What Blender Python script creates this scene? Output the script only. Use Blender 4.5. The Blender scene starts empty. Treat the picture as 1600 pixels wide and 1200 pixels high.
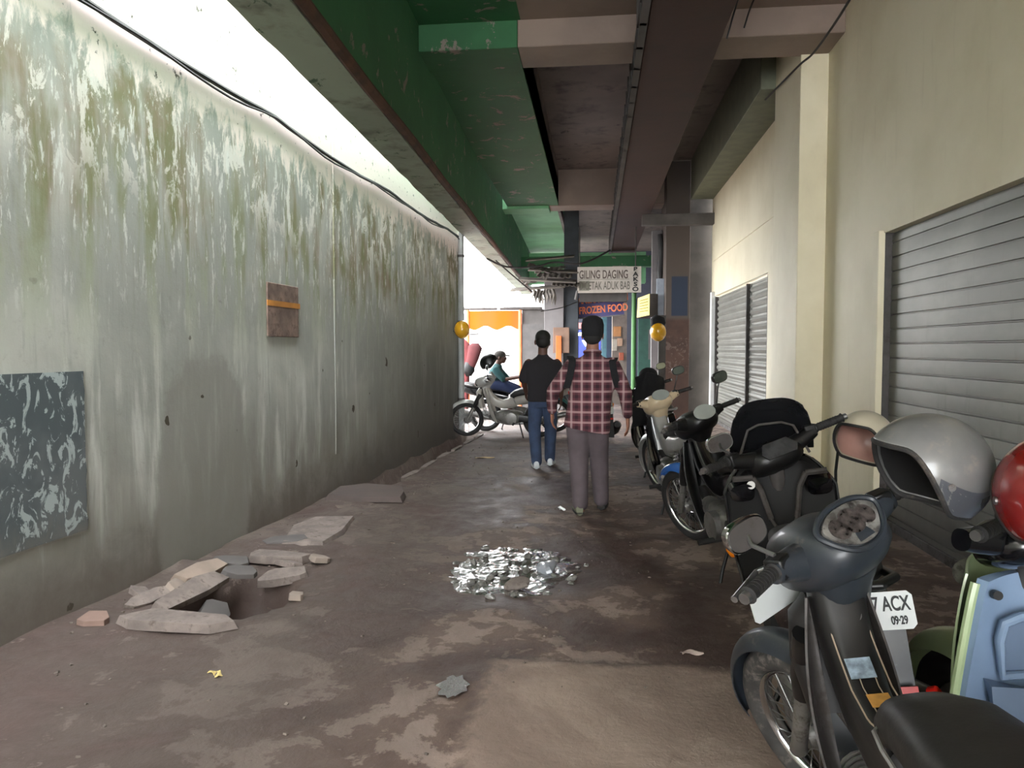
import bpy, bmesh, math, random
from mathutils import Vector, Matrix, noise, Euler
random.seed(7)
SC = bpy.context.scene
COL = SC.collection
PI = math.pi
R = math.radians

# ------------------------------------------------------------------ camera, sky, exposure
cam_d = bpy.data.cameras.new('camera')
cam = bpy.data.objects.new('camera', cam_d)
COL.objects.link(cam)
cam_d.sensor_width = 36.0
cam_d.lens = 36.0 * 1155 / 1600
cam_d.clip_start = 0.05
cam.location = (0, 0, 1.45)
cam.rotation_euler = (R(90 - 2.73), 0, R(6.47))
SC.camera = cam

world = bpy.data.worlds.new('overcast_sky')
SC.world = world
world.use_nodes = True
bg = world.node_tree.nodes['Background']
bg.inputs[0].default_value = (0.96, 0.98, 1.0, 1)
bg.inputs[1].default_value = 1.0

SC.view_settings.view_transform = 'Standard'
SC.view_settings.look = 'None'
SC.view_settings.exposure = 4.2
SC.view_settings.gamma = 1.0
SC.view_settings.use_curve_mapping = False


# ------------------------------------------------------------------ helpers: materials
def lin(c):
    return tuple(((v / 255) / 12.92 if v / 255 <= .04045 else (((v / 255) + .055) / 1.055) ** 2.4) for v in c) + (1.0,)


class NT:
    def __init__(s, name):
        s.m = bpy.data.materials.new(name)
        s.m.use_nodes = True
        s.t = s.m.node_tree
        s.b = s.t.nodes['Principled BSDF']

    def n(s, typ, **kw):
        nd = s.t.nodes.new(typ)
        for k, v in kw.items():
            setattr(nd, k, v)
        return nd

    def put(s, sock, v):
        if hasattr(v, 'is_linked'):
            s.t.links.new(v, sock)
        elif v is not None:
            try:
                sock.default_value = v
            except Exception:
                sock.default_value = (v, v, v)

    def set(s, name, v):
        s.put(s.b.inputs[name], v)

    def math(s, op, a, b=0.0, clamp=False):
        nd = s.n('ShaderNodeMath', operation=op, use_clamp=clamp)
        s.put(nd.inputs[0], a)
        s.put(nd.inputs[1], b)
        return nd.outputs[0]

    def mix(s, f, a, b):
        nd = s.n('ShaderNodeMix', data_type='RGBA')
        s.put(nd.inputs[0], f)
        s.put(nd.inputs[6], a)
        s.put(nd.inputs[7], b)
        return nd.outputs[2]

    def ramp(s, v, lo, hi, a=0.0, b=1.0):
        nd = s.n('ShaderNodeMapRange', interpolation_type='SMOOTHSTEP')
        s.put(nd.inputs[0], v)
        nd.inputs[1].default_value = lo
        nd.inputs[2].default_value = hi
        nd.inputs[3].default_value = a
        nd.inputs[4].default_value = b
        return nd.outputs[0]

    def coord(s, kind='Object'):
        if kind == 'Position':
            return s.n('ShaderNodeNewGeometry').outputs['Position']
        return s.n('ShaderNodeTexCoord').outputs[kind]

    def scale(s, v, sc, loc=(0, 0, 0)):
        nd = s.n('ShaderNodeMapping')
        s.put(nd.inputs[0], v)
        nd.inputs[1].default_value = loc
        nd.inputs[3].default_value = sc
        return nd.outputs[0]

    def noise(s, v, sc, det=4.0, rough=.55, dist=0.0):
        nd = s.n('ShaderNodeTexNoise')
        s.put(nd.inputs['Vector'], v)
        nd.inputs['Scale'].default_value = sc
        nd.inputs['Detail'].default_value = det
        nd.inputs['Roughness'].default_value = rough
        nd.inputs['Distortion'].default_value = dist
        return nd.outputs['Fac']

    def vor(s, v, sc, feat='F1'):
        nd = s.n('ShaderNodeTexVoronoi', feature=feat)
        s.put(nd.inputs['Vector'], v)
        nd.inputs['Scale'].default_value = sc
        return nd.outputs['Distance']

    def sep(s, v):
        nd = s.n('ShaderNodeSeparateXYZ')
        s.put(nd.inputs[0], v)
        return nd.outputs

    def bump(s, h, strength=.3, dist=.01):
        nd = s.n('ShaderNodeBump')
        nd.inputs['Strength'].default_value = strength
        nd.inputs['Distance'].default_value = dist
        s.put(nd.inputs['Height'], h)
        s.put(s.b.inputs['Normal'], nd.outputs[0])


def M(name, rgb, rough=.5, metal=0.0, var=.12, sc=5.0, bump=0.0, coat=0.0, emit=0.0, trans=0.0, dirt=None, dirt_amt=.5, alpha=1.0):
    t = NT(name)
    c = lin(rgb)
    p = t.coord('Object')
    nz = t.noise(p, sc, 5)
    d = tuple(v * (1 - var * 1.6) for v in c[:3]) + (1,)
    l = tuple(min(1, v * (1 + var)) for v in c[:3]) + (1,)
    colr = t.mix(t.ramp(nz, .3, .7), d, l)
    if dirt:
        n2 = t.noise(p, sc * 2.3, 8, .7)
        f = t.ramp(n2, .62 - .3 * dirt_amt, .8 - .25 * dirt_amt)
        colr = t.mix(f, colr, lin(dirt))
        t.set('Roughness', t.math('ADD', rough, t.math('MULTIPLY', f, .3)))
    else:
        t.set('Roughness', t.ramp(nz, .2, .8, max(.02, rough - .06), min(1, rough + .08)))
    t.set('Base Color', colr)
    t.set('Metallic', metal)
    if coat:
        t.set('Coat Weight', coat)
        t.set('Coat Roughness', .08)
    if emit:
        t.set('Emission Color', c)
        t.set('Emission Strength', emit)
    if trans:
        t.set('Transmission Weight', trans)
    if alpha < 1:
        t.set('Alpha', alpha)
    if bump:
        t.bump(t.noise(p, sc * 8, 4), bump, .004)
    return t.m


# ------------------------------------------------------------------ helpers: geometry
class MB:
    def __init__(s, mat=None):
        s.v = []
        s.f = []
        s.M = mat if mat is not None else Matrix.Identity(4)

    def add(s, vs, fs):
        o = len(s.v)
        s.v += [s.M @ Vector(p) for p in vs]
        s.f += [tuple(i + o for i in f) for f in fs]
        return s

    def box(s, c, sz, rot=None):
        m = Matrix.Translation(c)
        if rot is not None:
            m = m @ (rot if isinstance(rot, Matrix) else Euler(rot).to_matrix().to_4x4())
        a, b, d = sz[0] / 2, sz[1] / 2, sz[2] / 2
        vs = [m @ Vector((x, y, z)) for x in (-a, a) for y in (-b, b) for z in (-d, d)]
        return s.add(vs, [(0, 1, 3, 2), (4, 6, 7, 5), (0, 4, 5, 1), (2, 3, 7, 6), (0, 2, 6, 4), (1, 5, 7, 3)])

    def bb(s, lo, hi):
        return s.box([(lo[i] + hi[i]) / 2 for i in range(3)], [abs(hi[i] - lo[i]) for i in range(3)])

    def tube(s, pts, r, seg=8, closed=False):
        pts = [Vector(p) for p in pts]
        n = len(pts)
        rs = r if isinstance(r, (list, tuple)) else [r] * n
        vs, fs = [], []
        u = None
        for i, p in enumerate(pts):
            if closed:
                t = (pts[(i + 1) % n] - pts[i - 1])
            else:
                t = pts[min(i + 1, n - 1)] - pts[max(i - 1, 0)]
            t.normalize()
            if u is None:
                u = t.orthogonal().normalized()
            u = (u - t * u.dot(t))
            if u.length < 1e-6:
                u = t.orthogonal()
            u.normalize()
            w = t.cross(u)
            for k in range(seg):
                a = 2 * PI * k / seg
                vs.append(p + (u * math.cos(a) + w * math.sin(a)) * rs[i])
        m = n if closed else n - 1
        for i in range(m):
            j = (i + 1) % n
            for k in range(seg):
                l = (k + 1) % seg
                fs.append((i * seg + k, i * seg + l, j * seg + l, j * seg + k))
        if not closed:
            fs.append(tuple(reversed(range(seg))))
            fs.append(tuple((n - 1) * seg + k for k in range(seg)))
        return s.add(vs, fs)

    def cap(s, pts, rs, seg=12):
        """tapered limb with rounded ends"""
        pts = [Vector(p) for p in pts]
        a = (pts[0] - pts[1]).normalized()
        b = (pts[-1] - pts[-2]).normalized()
        P, Q = [], []
        for k in (4, 3, 2, 1):
            g = k / 4 * PI / 2 * .98
            P.append(pts[0] + a * rs[0] * math.sin(g))
            Q.append(rs[0] * math.cos(g))
        P += pts
        Q += list(rs)
        for k in (1, 2, 3, 4):
            g = k / 4 * PI / 2 * .98
            P.append(pts[-1] + b * rs[-1] * math.sin(g))
            Q.append(rs[-1] * math.cos(g))
        return s.tube(P, Q, seg)

    def sweep(s, secs, u=(1, 0, 0), seg=20, tfix=None):
        """superellipse sections (x,y,z,a,b[,n]); a along u, b across"""
        u0 = Vector(u)
        n = len(secs)
        P = [Vector(q[:3]) for q in secs]
        vs, fs = [], []
        for i, q in enumerate(secs):
            t = Vector(tfix) if tfix else (P[min(i + 1, n - 1)] - P[max(i - 1, 0)]).normalized()
            uu = (u0 - t * u0.dot(t)).normalized()
            w = t.cross(uu)
            e = 2.0 / (q[5] if len(q) > 5 else 2.4)
            for k in range(seg):
                a = 2 * PI * k / seg
                c_, s_ = math.cos(a), math.sin(a)
                vs.append(P[i] + uu * (math.copysign(abs(c_) ** e, c_) * q[3]) + w * (math.copysign(abs(s_) ** e, s_) * q[4]))
        for i in range(n - 1):
            for k in range(seg):
                l = (k + 1) % seg
                fs.append((i * seg + k, i * seg + l, (i + 1) * seg + l, (i + 1) * seg + k))
        fs.append(tuple(reversed(range(seg))))
        fs.append(tuple((n - 1) * seg + k for k in range(seg)))
        return s.add(vs, fs)

    def torus(s, c, RR, r, seg=40, sub=10, sq=1.0):
        vs, fs = [], []
        c = Vector(c)
        for i in range(seg):
            a = 2 * PI * i / seg
            for k in range(sub):
                b = 2 * PI * k / sub
                rr = RR + r * math.cos(b)
                vs.append(c + Vector((r * sq * math.sin(b), rr * math.cos(a), rr * math.sin(a))))
        for i in range(seg):
            for k in range(sub):
                j, l = (i + 1) % seg, (k + 1) % sub
                fs.append((i * sub + k, j * sub + k, j * sub + l, i * sub + l))
        return s.add(vs, fs)

    def ell(s, c, rad, seg=16, rings=10, rot=None):
        m = Matrix.Translation(c)
        if rot is not None:
            m = m @ Euler(rot).to_matrix().to_4x4()
        vs, fs = [], []
        for i in range(1, rings):
            a = PI * i / rings
            for k in range(seg):
                b = 2 * PI * k / seg
                vs.append(m @ Vector((rad[0] * math.sin(a) * math.cos(b), rad[1] * math.sin(a) * math.sin(b), rad[2] * math.cos(a))))
        top = len(vs)
        vs += [m @ Vector((0, 0, rad[2])), m @ Vector((0, 0, -rad[2]))]
        for i in range(rings - 2):
            for k in range(seg):
                l = (k + 1) % seg
                fs.append((i * seg + k, (i + 1) * seg + k, (i + 1) * seg + l, i * seg + l))
        for k in range(seg):
            l = (k + 1) % seg
            fs.append((top, k, l))
            fs.append((top + 1, (rings - 2) * seg + l, (rings - 2) * seg + k))
        return s.add(vs, fs)

    def sheet(s, fn, nu, nv, th=0.0):
        P = [[Vector(fn(i / nu, j / nv)) for j in range(nv + 1)] for i in range(nu + 1)]
        vs = [p for row in P for p in row]
        fs = []
        w = nv + 1
        for i in range(nu):
            for j in range(nv):
                fs.append((i * w + j, (i + 1) * w + j, (i + 1) * w + j + 1, i * w + j + 1))
        if th:
            N = len(vs)
            nr = []
            for i in range(nu + 1):
                for j in range(nv + 1):
                    a = P[min(i + 1, nu)][j] - P[max(i - 1, 0)][j]
                    b = P[i][min(j + 1, nv)] - P[i][max(j - 1, 0)]
                    q = a.cross(b)
                    nr.append(q.normalized() if q.length > 1e-9 else Vector((0, 0, 1)))
            vs = vs + [vs[i] - nr[i] * th for i in range(N)]
            fs = fs + [tuple(N + k for k in reversed(f)) for f in fs]
            for i in range(nu):
                for j in (0, nv):
                    a, b = i * w + j, (i + 1) * w + j
                    fs.append((a, b, b + N, a + N))
            for j in range(nv):
                for i in (0, nu):
                    a, b = i * w + j, i * w + j + 1
                    fs.append((a, b, b + N, a + N))
        return s.add(vs, fs)

    def prism(s, poly, ext):
        n = len(poly)
        e = Vector(ext)
        vs = [Vector(p) for p in poly] + [Vector(p) + e for p in poly]
        fs = [tuple(range(n)), tuple(reversed(range(n, 2 * n)))]
        for i in range(n):
            j = (i + 1) % n
            fs.append((i, j, j + n, i + n))
        return s.add(vs, fs)

    def disc(s, c, nrm, r, th=.004, seg=24, sx=1.0):
        nrm = Vector(nrm).normalized()
        u = Vector((1, 0, 0))
        u = (u - nrm * u.dot(nrm))
        u = u.normalized() if u.length > 1e-3 else Vector((0, 1, 0))
        w = nrm.cross(u)
        c = Vector(c)
        return s.prism([c + u * (math.cos(2 * PI * k / seg) * r * sx) + w * (math.sin(2 * PI * k / seg) * r) for k in range(seg)], nrm * th)

    def mesh(s, name, sharp=40):
        me = bpy.data.meshes.new(name)
        me.from_pydata([tuple(p) for p in s.v], [], s.f)
        bm = bmesh.new()
        bm.from_mesh(me)
        bmesh.ops.remove_doubles(bm, verts=bm.verts, dist=2e-6)
        bmesh.ops.recalc_face_normals(bm, faces=bm.faces)
        bm.to_mesh(me)
        bm.free()
        if sharp:
            me.polygons.foreach_set('use_smooth', [True] * len(me.polygons))
            me.set_sharp_from_angle(angle=R(sharp))
        return me

    def build(s, name, mat=None, parent=None, sharp=40, bevel=0.0, sub=0, origin=None):
        if origin is not None:
            o_ = Vector(origin)
            s.v = [p - o_ for p in s.v]
        o = bpy.data.objects.new(name, s.mesh(name, sharp))
        COL.objects.link(o)
        if origin is not None:
            o.location = origin
        if mat:
            o.data.materials.append(mat)
        if parent:
            o.parent = parent
        if bevel:
            b = o.modifiers.new('bevel', 'BEVEL')
            b.width = bevel
            b.segments = 2
            b.limit_method = 'ANGLE'
        if sub:
            b = o.modifiers.new('sub', 'SUBSURF')
            b.levels = b.render_levels = sub
        return o


def thing(name, label, cat, loc=(0, 0, 0), rot=(0, 0, 0), group=None):
    o = bpy.data.objects.new(name, None)
    COL.objects.link(o)
    o.location = loc
    o.rotation_euler = rot
    o.empty_display_size = .1
    return tag(o, label, cat, group)


def tag(o, label, cat, group=None, kind=None):
    o['label'] = label
    o['category'] = cat
    if group:
        o['group'] = group
    if kind:
        o['kind'] = kind
    return o


def struct(o, label=None, cat=None):
    o['kind'] = 'structure'
    if label:
        o['label'] = label
    if cat:
        o['category'] = cat
    return o


def text(body, size, loc, mat, parent, name='lettering', rot=(PI / 2, 0, 0), align='LEFT', sx=1.0, ext=.002, bold=0.0, sp=1.0):
    cu = bpy.data.curves.new('txt', 'FONT')
    cu.body = body
    cu.size = size
    cu.extrude = ext
    cu.offset = bold
    cu.align_x = align
    cu.space_character = sp
    t = bpy.data.objects.new('txt', cu)
    COL.objects.link(t)
    bpy.context.view_layer.update()
    me = bpy.data.meshes.new_from_object(t.evaluated_get(bpy.context.evaluated_depsgraph_get()))
    bpy.data.objects.remove(t)
    o = bpy.data.objects.new(name, me)
    COL.objects.link(o)
    o.parent = parent
    o.location = loc
    o.rotation_euler = rot
    o.scale = (sx, 1, 1)
    me.materials.clear()
    me.materials.append(mat)
    return o


def fused(mb, name, mat, parent, voxel=.01, smooth=4):
    """closed overlapping limbs become one continuous skin"""
    o = mb.build(name, mat, None, 0)
    r = o.modifiers.new('r', 'REMESH')
    r.mode = 'VOXEL'
    r.voxel_size = voxel
    sm = o.modifiers.new('s', 'SMOOTH')
    sm.iterations = smooth
    sm.factor = .5
    bpy.context.view_layer.update()
    me = bpy.data.meshes.new_from_object(o.evaluated_get(bpy.context.evaluated_depsgraph_get()))
    old = o.data
    o.modifiers.clear()
    o.data = me
    bpy.data.meshes.remove(old)
    me.polygons.foreach_set('use_smooth', [True] * len(me.polygons))
    if not me.materials:
        me.materials.append(mat)
    o.parent = parent
    return o


# ------------------------------------------------------------------ materials of the place
def wall_left_mat():
    t = NT('stained_plaster')
    p = t.coord('Position')
    x, y, z = t.sep(p)
    n_str = t.noise(t.scale(p, (1, 2.6, .42)), 2.2, 6, .6, .3)
    n_fine = t.noise(t.scale(p, (1, 9, .7)), 3, 6, .65)
    n_big = t.noise(p, .9, 4, .55, .4)
    n_med = t.noise(p, 3.2, 8, .7, .3)
    n_sml = t.noise(p, 11, 7, .7)
    n_fl = t.noise(t.scale(p, (1, 1.5, .62)), 4.2, 9, .74, .5)
    c = t.mix(t.ramp(n_big, .38, .62), lin((160, 163, 156)), lin((186, 188, 180)))
    c = t.mix(t.ramp(n_str, .48, .66, 0, .8), c, lin((208, 211, 204)))
    c = t.mix(t.ramp(n_fine, .5, .8, 0, .4), c, lin((128, 132, 124)))
    c = t.mix(t.ramp(n_sml, .55, .75, 0, .35), c, lin((132, 130, 122)))
    # moss and soot band under the damp line
    zw = t.math('ADD', z, t.math('MULTIPLY', t.math('SUBTRACT', n_med, .5), .9))
    band = t.math('MULTIPLY', t.ramp(zw, 1.7, 2.3), t.ramp(zw, 3.25, 2.95))
    moss = t.math('MULTIPLY', band, t.ramp(t.math('ADD', t.math('MULTIPLY', n_str, .55), t.math('MULTIPLY', n_big, .5)), .44, .62))
    c = t.mix(t.math('MULTIPLY', moss, .9), c, t.mix(t.ramp(n_med, .38, .62), lin((118, 114, 74)), lin((138, 118, 96))))
    streak = t.math('MULTIPLY', t.math('MULTIPLY', t.ramp(z, 1.1, 2.1), t.ramp(z, 3.1, 2.4)), t.ramp(n_str, .46, .62))
    c = t.mix(t.math('MULTIPLY', streak, .6), c, lin((120, 132, 88)))
    # bright limewash flakes
    fl = t.math('MULTIPLY', t.math('MULTIPLY', t.ramp(z, 2.2, 2.7), t.ramp(z, 3.7, 3.1)), t.ramp(n_fl, .52, .56))
    c = t.mix(t.math('MULTIPLY', fl, .75), c, lin((232, 230, 222)))
    fl2 = t.math('MULTIPLY', t.math('MULTIPLY', t.ramp(z, 1.3, 2.3), t.ramp(z, 3.3, 2.8)), t.ramp(t.noise(t.scale(p, (1, 2.4, .5)), 7, 8, .75), .56, .60))
    c = t.mix(t.math('MULTIPLY', fl2, .7), c, lin((222, 226, 220)))
    # pinkish upper plaster, whitened to put the overexposure into its colour
    up = t.ramp(t.math('ADD', z, t.math('MULTIPLY', t.math('SUBTRACT', n_fl, .5), 1.1)), 2.98, 3.16)
    spots = t.ramp(n_sml, .61, .68)
    c = t.mix(up, c, t.mix(spots, lin((240, 226, 220)), lin((92, 82, 74))))
    # grime rising from the ground
    zz = t.math('ADD', z, t.math('MULTIPLY', t.math('SUBTRACT', n_str, .5), 1.0))
    low = t.ramp(zz, 1.1, .25)
    c = t.mix(t.math('MULTIPLY', low, .75), c, lin((122, 118, 110)))
    zz2 = t.math('ADD', z, t.math('MULTIPLY', t.math('SUBTRACT', n_med, .5), .7))
    c = t.mix(t.math('MULTIPLY', t.ramp(zz2, .5, .0), .75), c, lin((96, 86, 78)))
    # darker towards the far end and lower down
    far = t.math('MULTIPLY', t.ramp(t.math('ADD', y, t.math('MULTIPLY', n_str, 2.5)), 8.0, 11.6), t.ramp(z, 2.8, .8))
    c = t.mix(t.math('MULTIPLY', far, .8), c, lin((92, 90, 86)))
    # bare render patch with an arched top
    dy = t.math('MULTIPLY', t.math('SUBTRACT', y, 4.85), 1.9)
    dz = t.math('MULTIPLY', t.math('SUBTRACT', z, .40), 1.05)
    dd = t.math('ADD', t.math('POWER', t.math('ABSOLUTE', dy), 3.0), t.math('POWER', t.math('ABSOLUTE', dz), 3.0))
    arch = t.ramp(t.math('ADD', dd, t.math('MULTIPLY', t.math('SUBTRACT', n_med, .5), 1.6)), 1.3, .85)
    c = t.mix(t.math('MULTIPLY', arch, .7), c, lin((142, 141, 134)))
    # chips
    chip = t.math('MULTIPLY', t.ramp(t.noise(p, 5.5, 3, .5), .72, .74), t.ramp(z, 2.0, 1.2))
    c = t.mix(chip, c, lin((72, 66, 54)))
    t.set('Base Color', c)
    t.set('Roughness', .85)
    t.bump(t.math('ADD', t.noise(p, 14, 8, .7), t.math('MULTIPLY', n_med, .8)), .35, .01)
    return t.m


def floor_mat():
    t = NT('wet_dirty_concrete')
    p = t.coord('Position')
    x, y, z = t.sep(p)
    n1 = t.noise(p, 1.1, 7, .62, .6)
    n2 = t.noise(p, 4.5, 8, .68, .3)
    n3 = t.noise(p, 22, 6, .7)
    c = t.mix(t.ramp(n1, .4, .6), lin((80, 62, 56)), lin((104, 86, 77)))
    c = t.mix(t.ramp(n2, .5, .62, 0, .75), c, lin((76, 58, 53)))
    # pale worn patches
    pw = t.ramp(t.math('ADD', t.math('MULTIPLY', n1, .5), t.math('MULTIPLY', n2, .5)), .52, .55)
    c = t.mix(t.math('MULTIPLY', pw, .75), c, lin((150, 134, 124)))
    # newer concrete slab near the camera
    ex = t.math('ADD', x, t.math('MULTIPLY', t.math('SUBTRACT', n2, .5), .55))
    ey = t.math('ADD', y, t.math('MULTIPLY', t.math('SUBTRACT', n2, .5), .35))
    sl = t.math('MULTIPLY', t.ramp(ey, 3.42, 3.3), t.math('MULTIPLY', t.ramp(ex, -.55, -.4), t.ramp(ex, 1.1, .9)))
    c = t.mix(t.math('MULTIPLY', sl, .8), c, t.mix(t.ramp(n1, .4, .6), lin((138, 120, 108)), lin((160, 141, 128))))
    grit = t.ramp(n3, .66, .72)
    c = t.mix(t.math('MULTIPLY', grit, .35), c, lin((136, 124, 116)))
    # mud on the left, darkened further to counter light from the gap
    lf = t.math('MULTIPLY', t.ramp(x, -.3, -1.5), t.ramp(n1, .25, .55))
    c = t.mix(t.math('MULTIPLY', lf, .75), c, lin((58, 50, 44)))
    # soaked zones
    wz = t.math('MULTIPLY', t.ramp(t.math('ABSOLUTE', t.math('SUBTRACT', x, t.math('ADD', -.3, t.math('MULTIPLY', y, .02)))), 1.6, .5), t.ramp(y, 2.2, 3.6))
    wet = t.math('MULTIPLY', t.ramp(n1, .62, .44), wz)
    wet = t.math('MULTIPLY', wet, t.math('SUBTRACT', 1.0, t.math('MULTIPLY', sl, .9)))
    c = t.mix(t.math('MULTIPLY', wet, .6), c, lin((62, 48, 45)))
    t.set('Base Color', c)
    t.set('Roughness', t.math('SUBTRACT', t.ramp(n2, .3, .7, .62, .85), t.math('MULTIPLY', wet, .2)))
    t.bump(t.math('ADD', t.math('MULTIPLY', n2, .8), t.math('MULTIPLY', n3, .35)), .55, .02)
    return t.m


def soffit_mat(name, base, flake, amt=.5, soot=None, split=None):
    t = NT(name)
    p = t.coord('Position')
    n1 = t.noise(p, 1.3, 5, .6)
    n2 = t.noise(p, 3.5, 8, .7, .5)
    b = lin(base)
    c = t.mix(t.ramp(n1, .35, .65), tuple(v * .8 for v in b[:3]) + (1,), b)
    c = t.mix(t.ramp(n2, .74 - .14 * amt, .77 - .14 * amt), c, lin(flake))
    if soot:
        n4 = t.noise(p, 2.2, 6, .65)
        c = t.mix(t.ramp(n4, .5, .72, 0, .8), c, lin(soot))
    t.set('Base Color', c)
    t.set('Roughness', .7)
    t.bump(n2, .25, .01)
    return t.m


def shutter_mat():
    t = NT('painted_shutter_steel')  # grey enamel, darker towards the bottom
    p = t.coord('Object')
    n1 = t.noise(t.scale(p, (1, .4, 1)), 2.0, 6, .6)
    n2 = t.noise(t.scale(p, (1, 3, .5)), 3.0, 6, .65)
    c = t.mix(t.ramp(n1, .35, .65), lin((112, 112, 106)), lin((130, 129, 122)))
    c = t.mix(t.ramp(n2, .55, .75, 0, .5), c, lin((96, 94, 88)))
    z = t.sep(p)[2]
    c = t.mix(t.ramp(t.math('ADD', z, t.math('MULTIPLY', n2, .4)), .9, .2, 0, .7), c, lin((62, 58, 54)))
    t.set('Base Color', c)
    t.set('Metallic', .25)
    t.set('Roughness', .5)
    return t.m


def cream_mat():
    t = NT('cream_wall_paint')
    p = t.coord('Position')
    n1 = t.noise(p, .8, 5, .6)
    n2 = t.noise(t.scale(p, (1, 4, .5)), 2.2, 6, .65)
    c = t.mix(t.ramp(n1, .35, .65), lin((218, 208, 178)), lin((230, 221, 194)))
    c = t.mix(t.ramp(n2, .55, .8, 0, .3), c, lin((178, 166, 138)))
    n3 = t.vor(t.scale(p, (1, 1, .3)), 2.3)
    c = t.mix(t.ramp(n3, .035, .02), c, lin((232, 228, 214)))
    t.set('Base Color', c)
    t.set('Roughness', .6)
    t.bump(t.noise(p, 30, 4), .12, .004)
    return t.m


def plaid_mat():
    t = NT('plaid_cotton')
    p = t.coord('Object')
    x, y, z = t.sep(p)

    def stripes(v, period, off, w):
        f = t.math('FRACT', t.math('ADD', t.math('DIVIDE', v, period), off))
        return t.ramp(t.math('ABSOLUTE', t.math('SUBTRACT', f, .5)), w, w * .45)
    sx = stripes(x, .088, .5 + 10, .14)
    sz = stripes(z, .088, .15, .14)
    sx2 = stripes(x, .088, 10.0, .22)
    sz2 = stripes(z, .088, .65, .22)
    c = t.mix(t.math('MULTIPLY', t.math('ADD', sx2, sz2), .5), lin((96, 52, 60)), lin((48, 26, 34)))
    c = t.mix(t.math('MULTIPLY', sx, .6), c, lin((186, 160, 160)))
    c = t.mix(t.math('MULTIPLY', sz, .55), c, lin((190, 156, 156)))
    t.set('Base Color', c)
    t.set('Roughness', .9)
    t.bump(t.noise(p, 9, 4), .35, .02)
    return t.m


def water_mat():
    t = NT('muddy_water')
    p = t.coord('Position')
    t.set('Base Color', lin((74, 72, 68)))
    t.set('Roughness', .05)
    t.set('Specular IOR Level', 1.0)
    t.set('Coat Weight', 1.0)
    t.set('Coat Roughness', .03)
    t.bump(t.noise(p, 60, 4, .65), .4, .01)
    return t.m


WALL_L = wall_left_mat()
FLOOR = floor_mat()
GREEN = soffit_mat('green_ceiling_paint', (50, 106, 66), (130, 118, 110), 1.05)
LIP = soffit_mat('mouldy_beam_edge', (142, 150, 132), (62, 84, 62), 1.1, (84, 80, 70))
RAW = soffit_mat('bare_concrete', (146, 128, 116), (62, 52, 48), .4)
SOOT = soffit_mat('sooty_concrete', (116, 106, 100), (66, 58, 54), .8, (52, 46, 44))
RUST = soffit_mat('red_oxide_paint', (62, 37, 31), (120, 104, 96), .08, (52, 36, 32))
DKGREY = M('dark_concrete', (86, 82, 80), .8, var=.2, sc=2)
CREAM = cream_mat()
SHUT = shutter_mat()
PLASTER = M('far_grey_plaster', (112, 108, 108), .8, var=.12, sc=2)
DEEP = M('matt_deep_black_plastic', (9, 9, 10), .6, var=.2)
CHAR = M('charcoal_plastic', (34, 33, 33), .42, var=.2, dirt=(72, 66, 60), dirt_amt=.12)
BLK = M('black_plastic', (18, 18, 19), .38, var=.2, dirt=(72, 66, 60), dirt_amt=.12)
BLKG = M('gloss_black_paint', (16, 16, 19), .16, coat=.6, var=.1)
BLKR = M('black_rubber', (34, 33, 33), .75, var=.2, dirt=(92, 84, 76), dirt_amt=.35)
TYRE = M('dusty_tyre_rubber', (62, 60, 58), .85, var=.25, dirt=(108, 102, 96), dirt_amt=.5, sc=9)
TYRED = M('dark_tyre_rubber', (34, 33, 33), .8, var=.25)
STEEL = M('worn_steel', (150, 150, 150), .35, .9, var=.2, dirt=(96, 84, 72), dirt_amt=.25)
CHROME = M('chrome', (205, 205, 205), .12, 1.0, var=.05)
ALU = M('dull_aluminium', (142, 140, 136), .45, .7, var=.2, dirt=(94, 86, 78), dirt_amt=.35, bump=.1)
SEATM = M('black_seat_vinyl', (40, 39, 38), .5, var=.15, bump=.12, sc=14)
NAVY = M('blue_black_plastic', (44, 49, 55), .42, var=.15, dirt=(104, 98, 92), dirt_amt=.15, coat=.15)
GREYP = M('dirty_grey_plastic', (70, 66, 64), .6, var=.2, dirt=(60, 54, 50), dirt_amt=.5)
LENS = M('clear_lens', (120, 118, 114), .08, coat=.8, var=.35, sc=14, dirt=(46, 42, 40), dirt_amt=.5)
DIAL = M('grey_dial_glass', (164, 170, 164), .18, var=.05, coat=.6)
MIRROR = M('mirror_glass', (200, 210, 204), .04, 1.0, var=.02)
REDL = M('red_reflector', (206, 26, 14), .5, var=.05, coat=.1)
AMBER = M('amber_lens', (226, 128, 26), .2, var=.05, coat=.6)
WHITE = M('white_paint', (216, 218, 216), .5, var=.06)
INK = M('black_ink', (22, 24, 26), .6, var=.05)
PLATEB = M('plate_border_white', (206, 210, 208), .45, var=.05)
BLUEP = M('blue_fender_paint', (36, 92, 168), .25, coat=.5, var=.05)
SILVER = M('silver_paint', (178, 178, 174), .35, .4, coat=.4, var=.08, dirt=(120, 112, 104), dirt_amt=.15)
WHITEB = M('off_white_bike_plastic', (160, 156, 148), .4, coat=.3, var=.08, dirt=(130, 120, 110), dirt_amt=.2)
CREAMP = M('cream_bike_plastic', (206, 186, 154), .35, coat=.4, var=.06)
PALEBLUE = M('pale_blue_plastic', (128, 150, 178), .5, var=.07)
PALEBLUE2 = M('deep_blue_grey_plastic', (104, 122, 148), .5, var=.07)
MINT = M('pale_green_paint', (170, 188, 144), .35, coat=.4, var=.05)
STRIPE = M('champagne_pinstripe', (178, 160, 140), .4, var=.05)
LABELB = M('grey_label', (150, 168, 184), .5, var=.3, sc=40)
LABELY = M('amber_label', (214, 160, 84), .5, var=.1, sc=30)
SKIN = M('brown_skin', (148, 100, 80), .55, var=.06)
SKIN2 = M('dark_brown_skin', (88, 58, 47), .55, var=.06)
HAIR = M('black_hair', (20, 18, 18), .7, var=.2, sc=40, bump=.4)
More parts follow.
